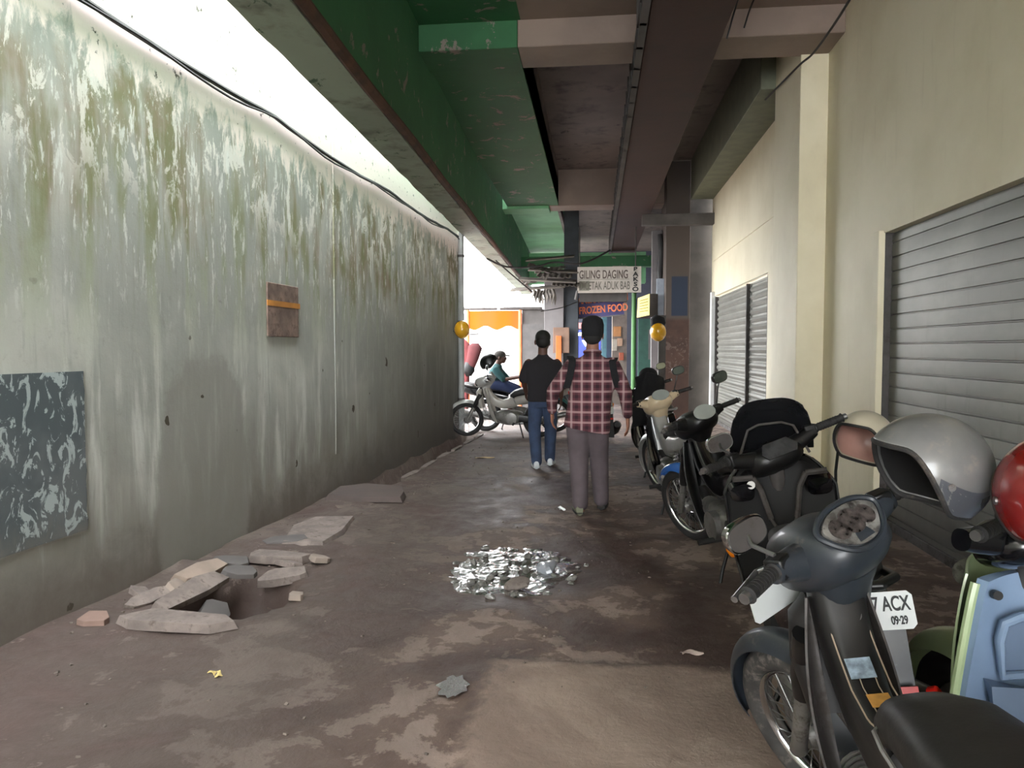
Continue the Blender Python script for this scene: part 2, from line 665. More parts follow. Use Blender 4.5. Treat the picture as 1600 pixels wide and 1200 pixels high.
CAPM = M('black_knit', (18, 18, 22), .9, var=.15, sc=40, bump=.3)
TROU = M('mauve_grey_trousers', (92, 82, 86), .9, var=.1, sc=8, bump=.3)
JEANS = M('blue_jeans', (52, 66, 92), .9, var=.18, sc=8, bump=.3)
POLO = M('black_polo_cotton', (34, 32, 36), .92, var=.12, bump=.2)
TEAL = M('teal_shirt_cotton', (36, 76, 78), .9, var=.12, bump=.2)
SANDAL = M('olive_shoe', (124, 126, 104), .8, var=.15)
SHOEW = M('white_shoe', (198, 202, 206), .6, var=.08)
YEL = M('yellow_helmet_shell', (214, 158, 32), .25, coat=.6, var=.06)
HGREY = M('scuffed_grey_helmet', (108, 108, 107), .3, coat=.35, var=.12, sc=8, dirt=(128, 123, 116), dirt_amt=.3)
HDARK = M('dark_helmet_panel', (72, 74, 80), .3, coat=.4, var=.08)
HPINK = M('dusty_pink_helmet', (178, 138, 126), .4, coat=.3, var=.1)
HBONE = M('bone_helmet', (188, 180, 160), .4, coat=.3, var=.05)
HRED = M('dark_red_helmet', (132, 24, 22), .2, coat=.7, var=.05)
LINER = M('black_helmet_lining', (18, 17, 17), .95, var=.2)
STONE = M('broken_concrete', (112, 102, 96), .85, var=.18, sc=9, bump=.5, dirt=(84, 76, 68), dirt_amt=.3)
STONEW = M('wet_stone', (110, 108, 104), .14, var=.3, sc=12, bump=.3, coat=.8)
CABLE = M('black_cable', (28, 26, 26), .6, var=.1)
WATER = water_mat()

# ------------------------------------------------------------------ the setting
WA = -math.atan(.05)


def wl(y, off=0.0):
    """x of the left wall's face at depth y"""
    return -2.93 + .05 * y + off


HOLE = []


def ground_h(x, y):
    h = (noise.noise((x * 1.3, y * 1.3, 0)) * .018 + noise.noise((x * 4, y * 4, 3)) * .010 + noise.noise((x * 11, y * 11, 7)) * .004)
    h *= 1 if y < 14 else .4
    # puddle hollow
    d = ((x + .55) / .62) ** 2 + ((y - 4.85) / .75) ** 2
    h -= .055 * math.exp(-d * 1.6)
    # collapsed drain hole beside the wall
    d = ((x + 2.1) / .33) ** 2 + ((y - 4.08) / .42) ** 2
    h -= .34 * max(0, 1 - d ** 2.5) if d < 1 else 0
    # open drain channel
    e = x - wl(y)
    if 7.2 < y < 12.6 and .0 < e < .40:
        h -= .20 * min(1, max(0, e / .06)) * min(1, (.40 - e) / .10) * min(1, (y - 7.2) / .2)
    if y > 5.0 and e < .5 and y < 7.3:
        h += .015
    # rubble bank at the foot of the wall near the camera
    if y < 4.6 and e < .55:
        h += .05 * (1 - e / .55)
    # slab edge near the camera
    if y < 3.36 and x > -.5:
        h = h * .4 + .012
    # keep wheels and feet on the level
    h *= .35 if x > .25 else 1.0
    return h


def frange(a, b, s):
    n = max(1, int(round((b - a) / s)))
    return [a + (b - a) * i / n for i in range(n)]


xs = frange(-16, -3.2, 1.6) + frange(-3.2, 1.2, .05) + frange(1.2, 3, .15) + frange(3, 9, 1) + [9]
ys = frange(-9, .8, .7) + frange(.8, 8.5, .05) + frange(8.5, 13.5, .09) + frange(13.5, 20, .4) + frange(20, 60, 4) + [60]
g = MB()
g.v = [Vector((x, y, ground_h(x, y))) for y in ys for x in xs]
nx = len(xs)
g.f = [(j * nx + i, j * nx + i + 1, (j + 1) * nx + i + 1, (j + 1) * nx + i) for j in range(len(ys) - 1) for i in range(nx - 1)]
struct(g.build('floor', FLOOR, sharp=180), 'cracked wet concrete floor of the alley', 'floor')

# left wall
a, b = -9.0, 12.42
w = MB()
n_ = 60
w.sheet(lambda u, v: (wl(a + (b - a) * u) + .006 * noise.noise((u * 30, v * 9, 0)), a + (b - a) * u, -.3 + 4.75 * v), 150, 30)
w.add([(wl(a), a, -.3), (wl(b), b, -.3), (wl(b), b, 4.45), (wl(a), a, 4.45), (wl(a) - .2, a, -.3), (wl(b) - .2, b, -.3), (wl(b) - .2, b, 4.45), (wl(a) - .2, a, 4.45)],
      [(4, 7, 6, 5), (1, 5, 6, 2), (0, 3, 7, 4), (3, 2, 6, 7)])
struct(w.build('wall_left', WALL_L, sharp=30), 'tall stained plaster wall along the left of the alley', 'wall')

# right building wall with two shutter openings
WX = 2.3
w = MB()
TOP = 5.2
w.bb((WX, -9, 2.38), (WX + .25, 6.4, TOP))
w.bb((WX, -9, -.1), (WX + .25, -3.3, 2.4))
w.bb((WX, 6.4, -.1), (WX + .25, 10.35, TOP))
w.bb((WX, 10.35, 2.48), (WX + .25, 15.0, TOP))
w.bb((WX, 15.0, -.1), (WX + .25, 15.25, TOP))
struct(w.build('wall_right', CREAM, sharp=30), 'cream painted shop wall along the right of the alley', 'wall')
w = MB()
w.bb((2.03, 7.85, -.1), (2.32, 8.92, 4.8))
struct(w.build('trim_1', CREAM, bevel=.008), 'cream pilaster standing between the two roller shutters', 'pilaster')
w = MB()
w.bb((2.26, 6.30, -.05), (2.34, 6.42, 2.4))
struct(w.build('trim_2', CREAM, bevel=.006), 'cream door jamb at the far side of the large shutter', 'door jamb')
w = MB()
w.bb((2.24, 14.86, -.05), (2.34, 15.04, 2.56))
struct(w.build('trim_3', WHITE, bevel=.006), 'white door jamb at the far side of the small shutter', 'door jamb')
w = MB()
w.bb((2.285, 9.0, 3.17), (2.33, 15.1, 3.21))
struct(w.build('trim_4', CREAM, bevel=.004), 'thin ledge running over the small shutter', 'ledge')


def shutter(y0, y1, h, label, prf, pitch=.115):
    t = thing('roller_shutter', label, 'shutter', (WX + .06, (y0 + y1) / 2, 0))
    L = (y1 - y0) / 2
    prof = []
    n = int(h / pitch) + 1
    for i in range(n):
        z = i * pitch
        for dz, dx in prf:
            if z + dz <= h:
                prof.append((dx, z + dz))
    m = MB()
    vs = [(px, -L, pz) for px, pz in prof] + [(px, L, pz) for px, pz in prof]
    k = len(prof)
    m.add(vs, [(i, i + 1, k + i + 1, k + i) for i in range(k - 1)])
    m.bb((.015, -L, 0), (.03, L, h))
    m.build('curtain', SHUT, t, sharp=25)
    m = MB()
    m.bb((-.02, -L, 0), (.012, L, .07))
    m.build('bottom_rail', GREYP, t, bevel=.004)
    for s in (-1, 1):
        m = MB()
        m.bb((-.05, s * L - .03, 0), (.03, s * L + .03, h))
        m.build('guide_rail', GREYP, t, bevel=.004)
    return t


t = shutter(-3.3, 6.32, 2.38, 'wide closed grey roller shutter behind the parked motorcycles', ((0, .012), (.004, .001), (.055, -.001), (.104, .001), (.109, .012)))
m = MB()
m.tube([(-.03, -.05, .98), (.0, -.05, .98)], .028, 12)
m.build('lock', STEEL, t)
t = shutter(10.4, 14.86, 2.46, 'smaller closed roller shutter beyond the cream pilaster', ((0, .03), (.012, .006), (.05, -.012), (.085, .0), (.095, .03)))
m = MB()
m.bb((-.055, -.85, 0), (.0, -.79, 2.45))
m.build('centre_post', GREYP, t)

# ceiling: slab bays, cross beams, edge beam
c = MB()
c.bb((-1.80, -9.0, 4.66), (-.75, 7.35, 4.85))
struct(c.build('ceiling_1', GREEN, sharp=30), 'green painted ceiling slab nearest the camera', 'ceiling')
c = MB()
c.bb((-.75, -9.0, 4.66), (2.6, 7.35, 5.0))
struct(c.build('ceiling_2', RAW, sharp=30), 'bare concrete ceiling slab nearest the camera', 'ceiling')
c = MB()
c.bb((-1.88, 7.9, 4.46), (-.8, 15.7, 4.95))
struct(c.build('ceiling_3', GREEN, sharp=30), 'lowered green ceiling panel beyond the first cross beam', 'ceiling')
c = MB()
c.bb((-.85, 7.85, 5.2), (2.6, 29.3, 5.35))
c.bb((-.86, 7.85, 4.5), (-.80, 26, 5.35))
c.bb((-.86, 7.8, 4.96), (2.6, 7.9, 5.35))
struct(c.build('ceiling_4', SOOT, sharp=30), 'soot-dark ceiling slab beyond the first cross beam', 'ceiling')
c = MB()
c.bb((-2.25, 16.3, 4.7), (-.8, 26, 5.0))
GREEN_LIT = soffit_mat('lit_green_paint', (128, 190, 142), (180, 190, 180), .3)  # lighter copy of the ceiling green, daylight put into the colour
struct(c.build('ceiling_5', GREEN_LIT, sharp=30), 'green ceiling panel at the far end, coloured as lit', 'ceiling')


def beam(n, lo, hi, mat, label):
    b_ = MB()
    b_.bb(lo, hi)
    return struct(b_.build('trim_%d' % n, mat, sharp=30, bevel=.01), label, 'beam')


c = MB()
e0 = [(-2.05, 3.4), (-1.72, 3.4), (-1.72, 4.95), (-1.80, 4.95), (-1.82, 3.62), (-2.05, 3.58)]
c.add([(x + .145 - .026 * y, y, z) for y in (-9.0, 26.0) for x, z in e0],
      [tuple(range(6)), tuple(range(11, 5, -1))] + [(i, (i + 1) % 6, 6 + (i + 1) % 6, 6 + i) for i in range(6)])
o = c.build('trim_5', GREEN, sharp=30)
struct(o, 'deep green edge beam over the left side', 'beam')
c = MB()
c.sheet(lambda u, v: (-1.915 - .026 * (u * 35 - 9) + .34 * v + (.012 * noise.noise((u * 80, 0, 5)) if v == 0 else 0), -9 + 35 * u, 3.385 + .012 * noise.noise((u * 60, v * 3, 2))), 260, 4, th=-.03)
struct(c.build('trim_6', LIP, sharp=60), 'mouldy grey-green soffit of the edge beam', 'beam')
beam(7, (-1.8, 7.35, 4.40), (-.78, 7.9, 4.95), GREEN, 'green part of the first cross beam')
beam(8, (-.78, 7.35, 4.40), (2.3, 7.9, 5.2), RAW, 'bare part of the first cross beam')
beam(9, (-1.0, 15.7, 4.45), (2.3, 16.3, 5.2), RAW, 'second cross beam in bare concrete')
beam(10, (-2.1, 15.7, 4.4), (-1.0, 16.3, 5.2), GREEN_LIT, 'green end of the second cross beam')
beam(11, (1.86, 8.9, 4.42), (2.32, 15.2, 5.2), M('greenish_grey_paint', (112, 116, 98), .7), 'grey-green longitudinal beam above the small shutter')
beam(12, (.9, 15.0, 3.9), (2.3, 15.2, 4.12), DKGREY, 'dark lintel above the brown column')
beam(13, (-2.4, 21, 3.75), (1.6, 21.4, 4.05), GREEN, 'green cross beam at the far end')
beam(14, (-2.4, 24.5, 3.6), (1.6, 25, 4.6), GREEN_LIT, 'green wall beam at the far end, coloured as lit')

# rust-red girder with its conduit rack
t = thing('girder', 'long rust-red girder running under the ceiling toward the far sign', 'girder', (.75, 9, 4.2))
m = MB()
m.bb((-.33, -10.2, 0), (.35, 12.6, .44))
m.build('girder_body', RUST, t, bevel=.012)
m = MB()
m.bb((-.40, -10.2, -.03), (-.335, 12.6, .02))
m.bb((-.40, -10.2, .14), (-.36, 12.6, .17))
for i in range(46):
    y = -10.1 + i * .5
    m.bb((-.40, y, -.03), (-.34, y + .05, .43))
m.build('cable_rack', DKGREY, t)
for k in range(3):
    m = MB()
    m.tube([(-.38 + .012 * k, -10.2 + i * .6, .045 + .035 * k + .02 * noise.noise((i * .7, k, 1))) for i in range(39)], .012, 6)
    m.build('conduit', CABLE, t)

# rusty pipe in the corner of the edge beam
m = MB()
m.tube([(-1.55 - .026 * y, y, 3.40 + .01 * math.sin(y * 2)) for y in frange(-8, 26, .5)], .045, 8)
tag(m.build('rusty_pipe', M('rust_brown', (84, 58, 44), .8, var=.3)), 'long rusty brown pipe fixed along the green edge beam', 'pipe')

# ------------------------------------------------------------------ things on the left wall
m = MB()
pts = []
for i in range(49):
    y = .9 + 11.3 * i / 48
    sag = .04 * math.sin((y % 2.9) / 2.9 * PI)
    pts.append((wl(y, .035), y, 3.33 - sag + .012 * noise.noise((y * 2, 0, 0))))
m.tube(pts, .017, 7)
m.tube([(p[0] + .02, p[1], p[2] - .03 - .02 * math.sin(i * .8)) for i, p in enumerate(pts)], .009, 6)
tag(m.build('wall_cable', CABLE), 'black sagging cable bundle running along the stained left wall', 'cable')

t = thing('drain_pipe', 'grey vertical pipe at the far end of the stained wall', 'pipe', (wl(12.3, .06), 12.3, 0))
m = MB()
m.tube([(0, 0, 0), (0, 0, 3.3), (.01, 0, 3.38), (.06, 0, 3.44), (.12, 0, 3.46)], .05, 12)
m.build('pipe', M('grey_pvc', (150, 152, 150), .5), t)
for z in (.6, 1.9, 3.0):
    m = MB()
    m.tube([(0, 0, z - .02), (0, 0, z + .02)], .06, 12)
    m.build('clamp', GREYP, t)
m = MB()
m.tube([(wl(7.1, -.01), 7.1, .4), (wl(7.1, -.01), 7.1, 4.4)], .02, 10)
tag(m.build('wall_pipe', WALL_L), 'pale limewashed pipe set upright in the left wall', 'pipe')


def flaky_mat():
    q = NT('torn_dark_poster')
    p = q.coord('Object')
    n = q.noise(q.scale(p, (1, 1.6, 1)), 7, 7, .65, 1.2)
    n2 = q.noise(p, 2, 4)
    c_ = q.mix(q.ramp(n2, .4, .6), lin((82, 92, 96)), lin((104, 110, 112)))
    c_ = q.mix(q.ramp(n, .535, .575), c_, lin((172, 184, 184)))
    zz = q.sep(p)[2]
    fade = q.math('MULTIPLY', q.ramp(q.math('ADD', zz, q.math('MULTIPLY', n, .5)), .45, .1), .75)
    q.set('Base Color', q.mix(fade, c_, lin((120, 118, 110))))
    q.set('Roughness', .75)
    q.bump(n, .4, .004)
    return q.m


m = MB()
m.sheet(lambda u, v: (.004 + .002 * noise.noise((u * 9, v * 9, 1)), -.75 + 1.27 * u + (.012 * noise.noise((v * 12, 1, 4)) if u == 1 else 0), .86 * v), 20, 16, th=-.004)
o = m.build('torn_poster', flaky_mat(), sharp=80)
o.location = (wl(3.17), 3.17, .47)
o.rotation_euler = (0, 0, WA)
tag(o, 'large dark peeling painted panel low on the left wall', 'poster')

t = thing('wall_box', 'brown rusty plate with an orange stripe on the mossy left wall', 'panel', (wl(6.0), 6.0, 1.55), (0, 0, WA))
m = MB()
m.bb((0, -.28, 0), (.014, .28, .44))
m.build('plate', M('brown_faded_metal', (128, 108, 98), .8, var=.25, sc=7, dirt=(92, 76, 68), dirt_amt=.4), t, bevel=.006)
m = MB()
m.bb((.013, -.29, .25), (.017, .30, .295))
m.build('stripe', M('orange_stripe', (206, 140, 62), .7, var=.2), t)


# ------------------------------------------------------------------ loose cable and wires on the right
def wire(name, pts, r, label):
    m_ = MB()
    P = [Vector(p) for p in pts]
    out = []
    for i in range(len(P) - 1):
        for k in range(6):
            s = k / 6
            p0, p1, p2, p3 = P[max(i - 1, 0)], P[i], P[i + 1], P[min(i + 2, len(P) - 1)]
            out.append(.5 * ((2 * p1) + (p2 - p0) * s + (2 * p0 - 5 * p1 + 4 * p2 - p3) * s * s + (3 * p1 - p0 - 3 * p2 + p3) * s ** 3))
    out.append(P[-1])
    m_.tube(out, r, 6)
    return tag(m_.build(name, CABLE), label, 'cable')


wire('hanging_cable', [(2.0, 4.6, 4.65), (1.98, 5.2, 4.45), (2.0, 6.2, 4.25), (2.0, 7.2, 4.2), (2.02, 7.84, 4.3), (2.0, 8.5, 4.35), (1.98, 9.2, 4.4)], .011,
     'black cable looping across the cream wall and pilaster')
wire('ceiling_wire', [(1.2, 6.5, 4.65), (1.22, 6.7, 4.55), (1.2, 6.9, 4.42), (1.16, 7.0, 4.25)], .008, 'short black wire dangling beside the rust-red girder')
wire('ceiling_wire', [(1.42, 6.7, 4.65), (1.4, 6.85, 4.6), (1.36, 7.0, 4.5), (1.33, 7.1, 4.38)], .008, 'black wire dangling nearer the cream wall than its neighbour')
wire('ceiling_wire', [(-.1, 5.6, 4.655), (-.12, 5.8, 4.62), (-.06, 6.1, 4.6), (-.08, 6.3, 4.52)], .007, 'thin wire hanging from the bare ceiling slab beside the green paint')
# ------------------------------------------------------------------ motorcycle builders
def steer_matrix(p, s, rake=26):
    ax = Vector((0, -math.sin(R(rake)), math.cos(R(rake))))
    T = Matrix.Translation(p)
    return T @ Matrix.Rotation(s, 4, ax) @ T.inverted()


def wheel(root, name, mat, c, RR, tr, spoke='wire', tyre=None, rimm=None):
    o = MB(mat).torus(c, RR - tr, tr, 56, 12, 1.05).build(name, tyre or TYRED, root, 60)
    m = MB(mat)
    ri = RR - 2 * tr + .004
    c = Vector(c)
    m.torus(c, ri, .014, 56, 8, 1.9)
    m.build('rim', rimm or CHROME, o)
    m = MB(mat)
    m.tube([c + Vector((-.055, 0, 0)), c + Vector((-.03, 0, 0)), c + Vector((.03, 0, 0)), c + Vector((.055, 0, 0))], [.03, .05, .05, .03], 16)
    m.build('hub', ALU, o)
    m = MB(mat)
    if spoke == 'wire':
        for k in range(36):
            a_ = 2 * PI * k / 36
            s = 1 if k % 2 else -1
            b_ = a_ + (.35 if k % 4 < 2 else -.35)
            m.tube([c + Vector((s * .03, math.cos(b_) * .045, math.sin(b_) * .045)), c + Vector((0, math.cos(a_) * ri, math.sin(a_) * ri))], .0022, 5)
        m.build('spoke', STEEL, o)
    else:
        for k in range(5):
            for d in (-.14, .14):
                a_ = 2 * PI * k / 5
                m.tube([c + Vector((0, math.cos(a_) * .03, math.sin(a_) * .03)), c + Vector((0, math.cos(a_ + d) * ri * .6, math.sin(a_ + d) * ri * .6)),
                        c + Vector((0, math.cos(a_ + d * 1.3) * ri, math.sin(a_ + d * 1.3) * ri))], [.018, .013, .012], 8)
        m.build('spoke', rimm or ALU, o)
    m = MB(mat)
    m.tube([c + Vector((.062, 0, 0)), c + Vector((.066, 0, 0))], .09, 28)
    m.build('brake_disc', STEEL, o)
    return o


def fender(root, name, mat, c, rad, w, a0, a1, m_, drop=.03, th=.004):
    c = Vector(c)

    def fn(u, v):
        a_ = R(a0 + (a1 - a0) * u)
        s = (v - .5) * 2
        wid = w * (1 - .55 * max(0, (u - .72) / .28) ** 2 - .4 * max(0, (.2 - u) / .2) ** 2)
        rr = rad - drop * abs(s) ** 2.4
        return c + Vector((wid * s, math.cos(a_) * rr, math.sin(a_) * rr))
    return MB(mat).sheet(fn, 24, 10, th).build(name, m_, root, 50)


def plate(root, loc, tilt, wid=.275, mat=None, lines=None, name='number_plate', face=1):
    o = MB(mat).build(name, WHITE, root)
    m = MB()
    h = .1
    q = [(-wid / 2 + .012, 0, 0), (wid / 2 - .012, 0, 0), (wid / 2, 0, .012), (wid / 2, 0, h - .012), (wid / 2 - .012, 0, h), (-wid / 2 + .012, 0, h), (-wid / 2, 0, h - .012), (-wid / 2, 0, .012)]
    m.prism(q, (0, .004, 0))
    old = o.data
    o.data = m.mesh('number_plate', 30)
    o.data.materials.append(PLATEB)
    bpy.data.meshes.remove(old)
    o.location = loc
    o.rotation_euler = (tilt, 0, 0)
    if lines:
        for body, size, x, z, al in lines:
            text(body, size, (x, -.0022, z), INK, o, 'lettering', align=al, sx=.62, ext=.0008, bold=.001)
    return o


def bike_bars(root, S, y, z, half, rise, c, mirror=(1, 1), grip_mat=None, lever=True, back=.08, mir_fold=0):
    """handlebar, grips, levers, switch pods, mirrors"""
    g_ = grip_mat or BLKR
    m = MB(S)
    L = [(-half, y - back, z + rise), (-half * .55, y - back * .35, z + rise * .8), (-.08, y, z), (.08, y, z), (half * .55, y - back * .35, z + rise * .8), (half, y - back, z + rise)]
    m.tube(L, .0125, 10)
    hb = m.build('handlebar', STEEL, root)
    for s in (-1, 1):
        d = Vector((s * half, y - back, z + rise)) - Vector((s * half * .55, y - back * .35, z + rise * .8))
        d.normalize()
        e = Vector((s * half, y - back, z + rise))
        m = MB(S)
        m.tube([e - d * .125, e - d * .12, e - d * .01, e, e + d * .004], [.022, .0175, .0175, .022, .014], 14)
        for k in range(8):
            q = e - d * (.025 + k * .012)
            m.tube([q - d * .002, q + d * .002], .0192, 14)
        gr = m.build('grip', g_, root)
        m = MB(S)
        m.tube([e + d * .003, e + d * .02], .014, 12)
        m.build('bar_end', STEEL, gr)
        m = MB(S)
        q = e - d * .155
        m.box(q, (.05, .05, .055), (0, 0, math.atan2(d.y, d.x)))
        m.tube([q + Vector((0, .02, -.005)), q + Vector((0, .045, -.01))], .016, 8)
        m.build('switch_pod', BLK, root, bevel=.008)
        if lever:
            m = MB(S)
            m.tube([q + Vector((0, .035, -.005)), q + d * .03 + Vector((0, .065, -.01)), q + d * .09 + Vector((0, .06, -.012)), q + d * .165 + Vector((0, .05, -.016))], [.008, .007, .006, .009], 8)
            m.build('brake_lever', STEEL, root)
        on = mirror[0] if s < 0 else mirror[1]
        if on:
            m = MB(S)
            b0 = q + Vector((0, 0, .03))
            hd = b0 + (Vector((s * .09, .0, .17)) if on == 1 else Vector((-s * .005, .085, .045)))
            m.tube([b0, b0 + (hd - b0) * .5 + Vector((s * .01, .02, 0)), hd], .006, 8)
            ms = m.build('mirror', STEEL if on != 1 else BLK, root)
            m = MB(S @ Matrix.Translation(hd))
            m.sweep([(0, .035, 0, .02, .012, 3), (0, .028, 0, .058, .036, 2.8), (0, .0, 0, .066, .042, 2.8), (0, -.004, 0, .064, .04, 2.8)], seg=24)
            m.build('mirror_shell', BLK if on == 1 else CHROME, ms)
            m = MB(S @ Matrix.Translation(hd))
            m.sweep([(0, -.0035, 0, .06, .036, 2.8), (0, -.006, 0, .06, .036, 2.8)], seg=24)
            m.build('mirror_glass', MIRROR if on == 1 else GREYP, ms)
    return hb


def underbone(loc, yaw, lean, steer, label, c, group=None, mirror=(1, 1), detail=False, cat='motorcycle', front_plate=False):
    root = thing('motorcycle', label, cat, loc, (0, R(-lean), R(yaw)), group)
    H = Vector((0, .93, .82))
    S = steer_matrix(H, R(steer))
    axle = (0, 1.22, .285)
    body, head, fen, shield = c['body'], c['head'], c['fender'], c['shield']
    wheel(root, 'front_wheel', S, axle, .285, .036 if not detail else .043, c.get('spoke', 'wire'), c.get('tyre'), c.get('rim'))
    wheel(root, 'rear_wheel', Matrix.Identity(4), (0, 0, .285), .285, .042, c.get('spoke', 'wire'), c.get('tyre'), c.get('rim'))
    fender(root, 'front_fender', S, axle, .335, .062, *c.get('fend', (-18 if not detail else -8, 138)), fen, .045)
    m = MB(S)
    m.sheet(lambda u, v: (.05 * (v - .5) * 2 * (1 - .2 * u), 1.0 + .1 * u - .04 * abs(v - .5), .60 + .02 - .14 * u * u + .03 * (1 - abs(v - .5) * 2)), 6, 6, .004)
    m.build('fender_bracket', fen, root)
    for s in (-1, 1):
        m = MB(S)
        m.tube([(s * .088, .98, .72), (s * .088, 1.06, .565), (s * .088, 1.09, .5)], [.036, .036, .03], 14)
        f = m.build('fork_leg', c.get('forktop', BLK), root)
        m = MB(S)
        m.tube([(s * .088, 1.08, .52), (s * .088, 1.2, .30), (s * .088, 1.215, .275), (s * .088, 1.22, .262)], [.024, .024, .027, .02], 14)
        m.build('fork_slider', ALU, f)
    m = MB(S)
    m.tube([(0, .90, .90), (0, .99, .70)], .05, 14)
    m.box((0, 1.0, .69), (.22, .07, .04), (R(-26), 0, 0))
    m.build('steering_stem', DKGREY, root, bevel=.01)
    # handlebar and headset
    bike_bars(root, S, .88, .955, .335, .045, c, mirror)
    m = MB(S)
    m.sweep([(0, .735, .975, .055, .02, 2.2), (0, .75, .975, .09, .045, 2.3), (0, .79, .965, .118, .072, 2.4), (0, .86, .945, .128, .088, 2.5), (0, .94, .925, .12, .095, 2.4), (0, 1.01, .90, .10, .085, 2.3),
             (0, 1.05, .885, .075, .06, 2.2)], seg=28)
    for s in (-1, 1):
        m.sweep([(s * .07, .87, .955, .05, .052), (s * .13, .868, .965, .042, .044), (s * .19, .85, .985, .03, .034), (s * .215, .845, .99, .026, .03)], u=(0, 1, 0), seg=18)
    m.sweep([(0, .86, .92, .085, .09, 2.6), (0, .885, .85, .075, .07, 2.6), (0, .905, .79, .07, .06, 2.6)], seg=22)
    hs = m.build('headset_cover', head, root, 60)
    N = Vector((0, -.75, .66)).normalized()
    e = Vector((0, .772, 1.02))
    m = MB(S)
    if c.get('dial') == 'oval':
        m.disc(e, N, .058, .012, 28, 1.5)
        m.build('speedometer', DIAL, hs)
    else:
        ux, uy = Vector((1, 0, 0)), N.cross(Vector((1, 0, 0)))
        q0 = [(-.088, .012), (-.07, .036), (-.03, .05), (.03, .05), (.07, .036), (.088, .012), (.06, -.03), (.025, -.05), (-.025, -.05), (-.06, -.03)]
        q = []
        for k in range(len(q0)):
            p0, p1, p2, p3 = [Vector(q0[(k + d) % len(q0)]) for d in (-1, 0, 1, 2)]
            for f_ in (0, .25, .5, .75):
                v = .5 * (2 * p1 + (p2 - p0) * f_ + (2 * p0 - 5 * p1 + 4 * p2 - p3) * f_ ** 2 + (3 * p1 - p0 - 3 * p2 + p3) * f_ ** 3)
                q.append((v.x, v.y))
        m.prism([e + ux * a_ - uy * (-b_) for a_, b_ in q], N * .01)
        m.build('speedometer', LENS, hs)
        m = MB(S)
        q2 = [(a_ * 1.16, b_ * 1.2) for a_, b_ in q]
        P1 = [e + ux * a_ + uy * b_ + N * .004 for a_, b_ in q2]
        m.tube(P1, .008, 8, closed=True)
        m.build('dial_bezel', head, hs)
        m = MB(S)
        for k, (px, pz, pr) in enumerate(((-.045, .005, .028), (.0, .008, .034), (.045, .005, .026))):
            m.disc(e + ux * px + uy * pz + N * .0105, N, pr, .0015, 20)
        m.build('dial', M('dial_face', (70, 64, 62), .3, var=.5, sc=60), hs)
    m = MB(S)
    m.sweep([(0, 1.03, .885, .085, .06, 2.3), (0, 1.06, .875, .07, .048, 2.2), (0, 1.072, .872, .04, .03, 2.2)], seg=22)
    m.build('headlight', LENS, hs)
    # leg shields and front cover
    for s in (-1, 1):
        def fn(u, v, s=s):
            z = .80 - .52 * u
            xo = .060 + (((.028 if s < 0 else .004) if detail else .07) + .035 * math.sin(u * PI)) * v
            y = .90 - .12 * u + .05 * v * (1 - u) - .10 * v * v + .02 * math.sin(u * 3)
            return (s * xo, y, z + .03 * v * (1 - 2 * u))
        m = MB()
        m.sheet(fn, 14, 8, .006)
        m.build('leg_shield', shield, root, 50)
    m = MB()
    m.sweep([(0, .97, .80, .06, .035, 2.5), (0, 1.0, .74, .10, .05, 2.5), (0, .985, .62, .115, .05, 2.5), (0, .95, .48, .09, .04, 2.5)], seg=22)
    m.build('front_cover', body, root, 50)
    # step-through spine
    m = MB()
    m.sweep([(0, .90, .84, .068, .055, 3), (0, .875, .76, .066, .07, 3), (0, .83, .67, .060, .075, 3), (0, .74, .585, .056, .075, 3), (0, .62, .545, .055, .075, 3), (0, .50, .56, .062, .085, 3), (0, .42, .60, .072, .10, 3)], seg=24)
    sp = m.build('spine_cover', c.get('spine', body), root, 55)
    if detail:
        def ontop(x, y):
            K = [(.915, .88), (.83, .77), (.775, .715), (.70, .653), (.60, .625), (.50, .645), (.43, .685)]
            for (y0, z0), (y1, z1) in zip(K, K[1:]):
                if y <= y0 and y >= y1:
                    f_ = (y0 - y) / (y0 - y1)
                    return Vector((x, y, z0 + (z1 - z0) * f_ + .004))
            return Vector((x, y, K[-1][1]))
        for s in (-1, 1):
            m = MB()
            m.tube([ontop(s * .046, .85 - k * .022) for k in range(20)], .0022, 5)
            m.tube([ontop(s * .018, .72 - k * .02) for k in range(8)], .0016, 5)
            m.build('pinstripe', STRIPE, sp)
        m = MB()
        m.tube([ontop(-.046 + .092 * k / 6, .85) for k in range(7)], .0022, 5)
        m.build('pinstripe', STRIPE, sp)
        for (x0, x1, y0, y1, mm, nm) in ((-.038, .022, .715, .755, LABELB, 'warning_label'), (-.022, .028, .635, .675, LABELY, 'caution_label')):
            m = MB()
            m.sheet(lambda u, v: ontop(x0 + (x1 - x0) * u, y0 + (y1 - y0) * v) + Vector((0, 0, .0025)), 4, 4, .001)
            m.build(nm, mm, sp)
        m = MB()
        m.tube([(0.02, .83, .775), (.02, .815, .787)], .016, 14)
        m.build('ignition_lock', STEEL, sp)
    # seat
    sm = c.get('seat', SEATM)
    m = MB()
    m.sweep([(0, .475, .665, .045, .03, 2.4), (0, .455, .685, .08, .05, 2.6), (0, .40, .725, .09, .055, 2.8), (0, .30, .755, .105, .06, 3), (0, .15, .765, .118, .06, 3), (0, -.02, .785, .125, .058, 3),
             (0, -.2, .81, .115, .052, 3), (0, -.36, .825, .085, .042, 2.8), (0, -.42, .825, .04, .025, 2.4)], seg=28)
    st = m.build('seat', sm, root, 60)
    if detail:
        m = MB()
        m.tube([(-.075, .445, .70), (-.1, .40, .715), (-.121, .30, .735), (-.132, .15, .742), (-.128, -.02, .762), (-.118, -.2, .79)], .005, 6)
        m.build('seat_piping', M('grey_piping', (150, 148, 144), .4), st)
    # tail
    m = MB()
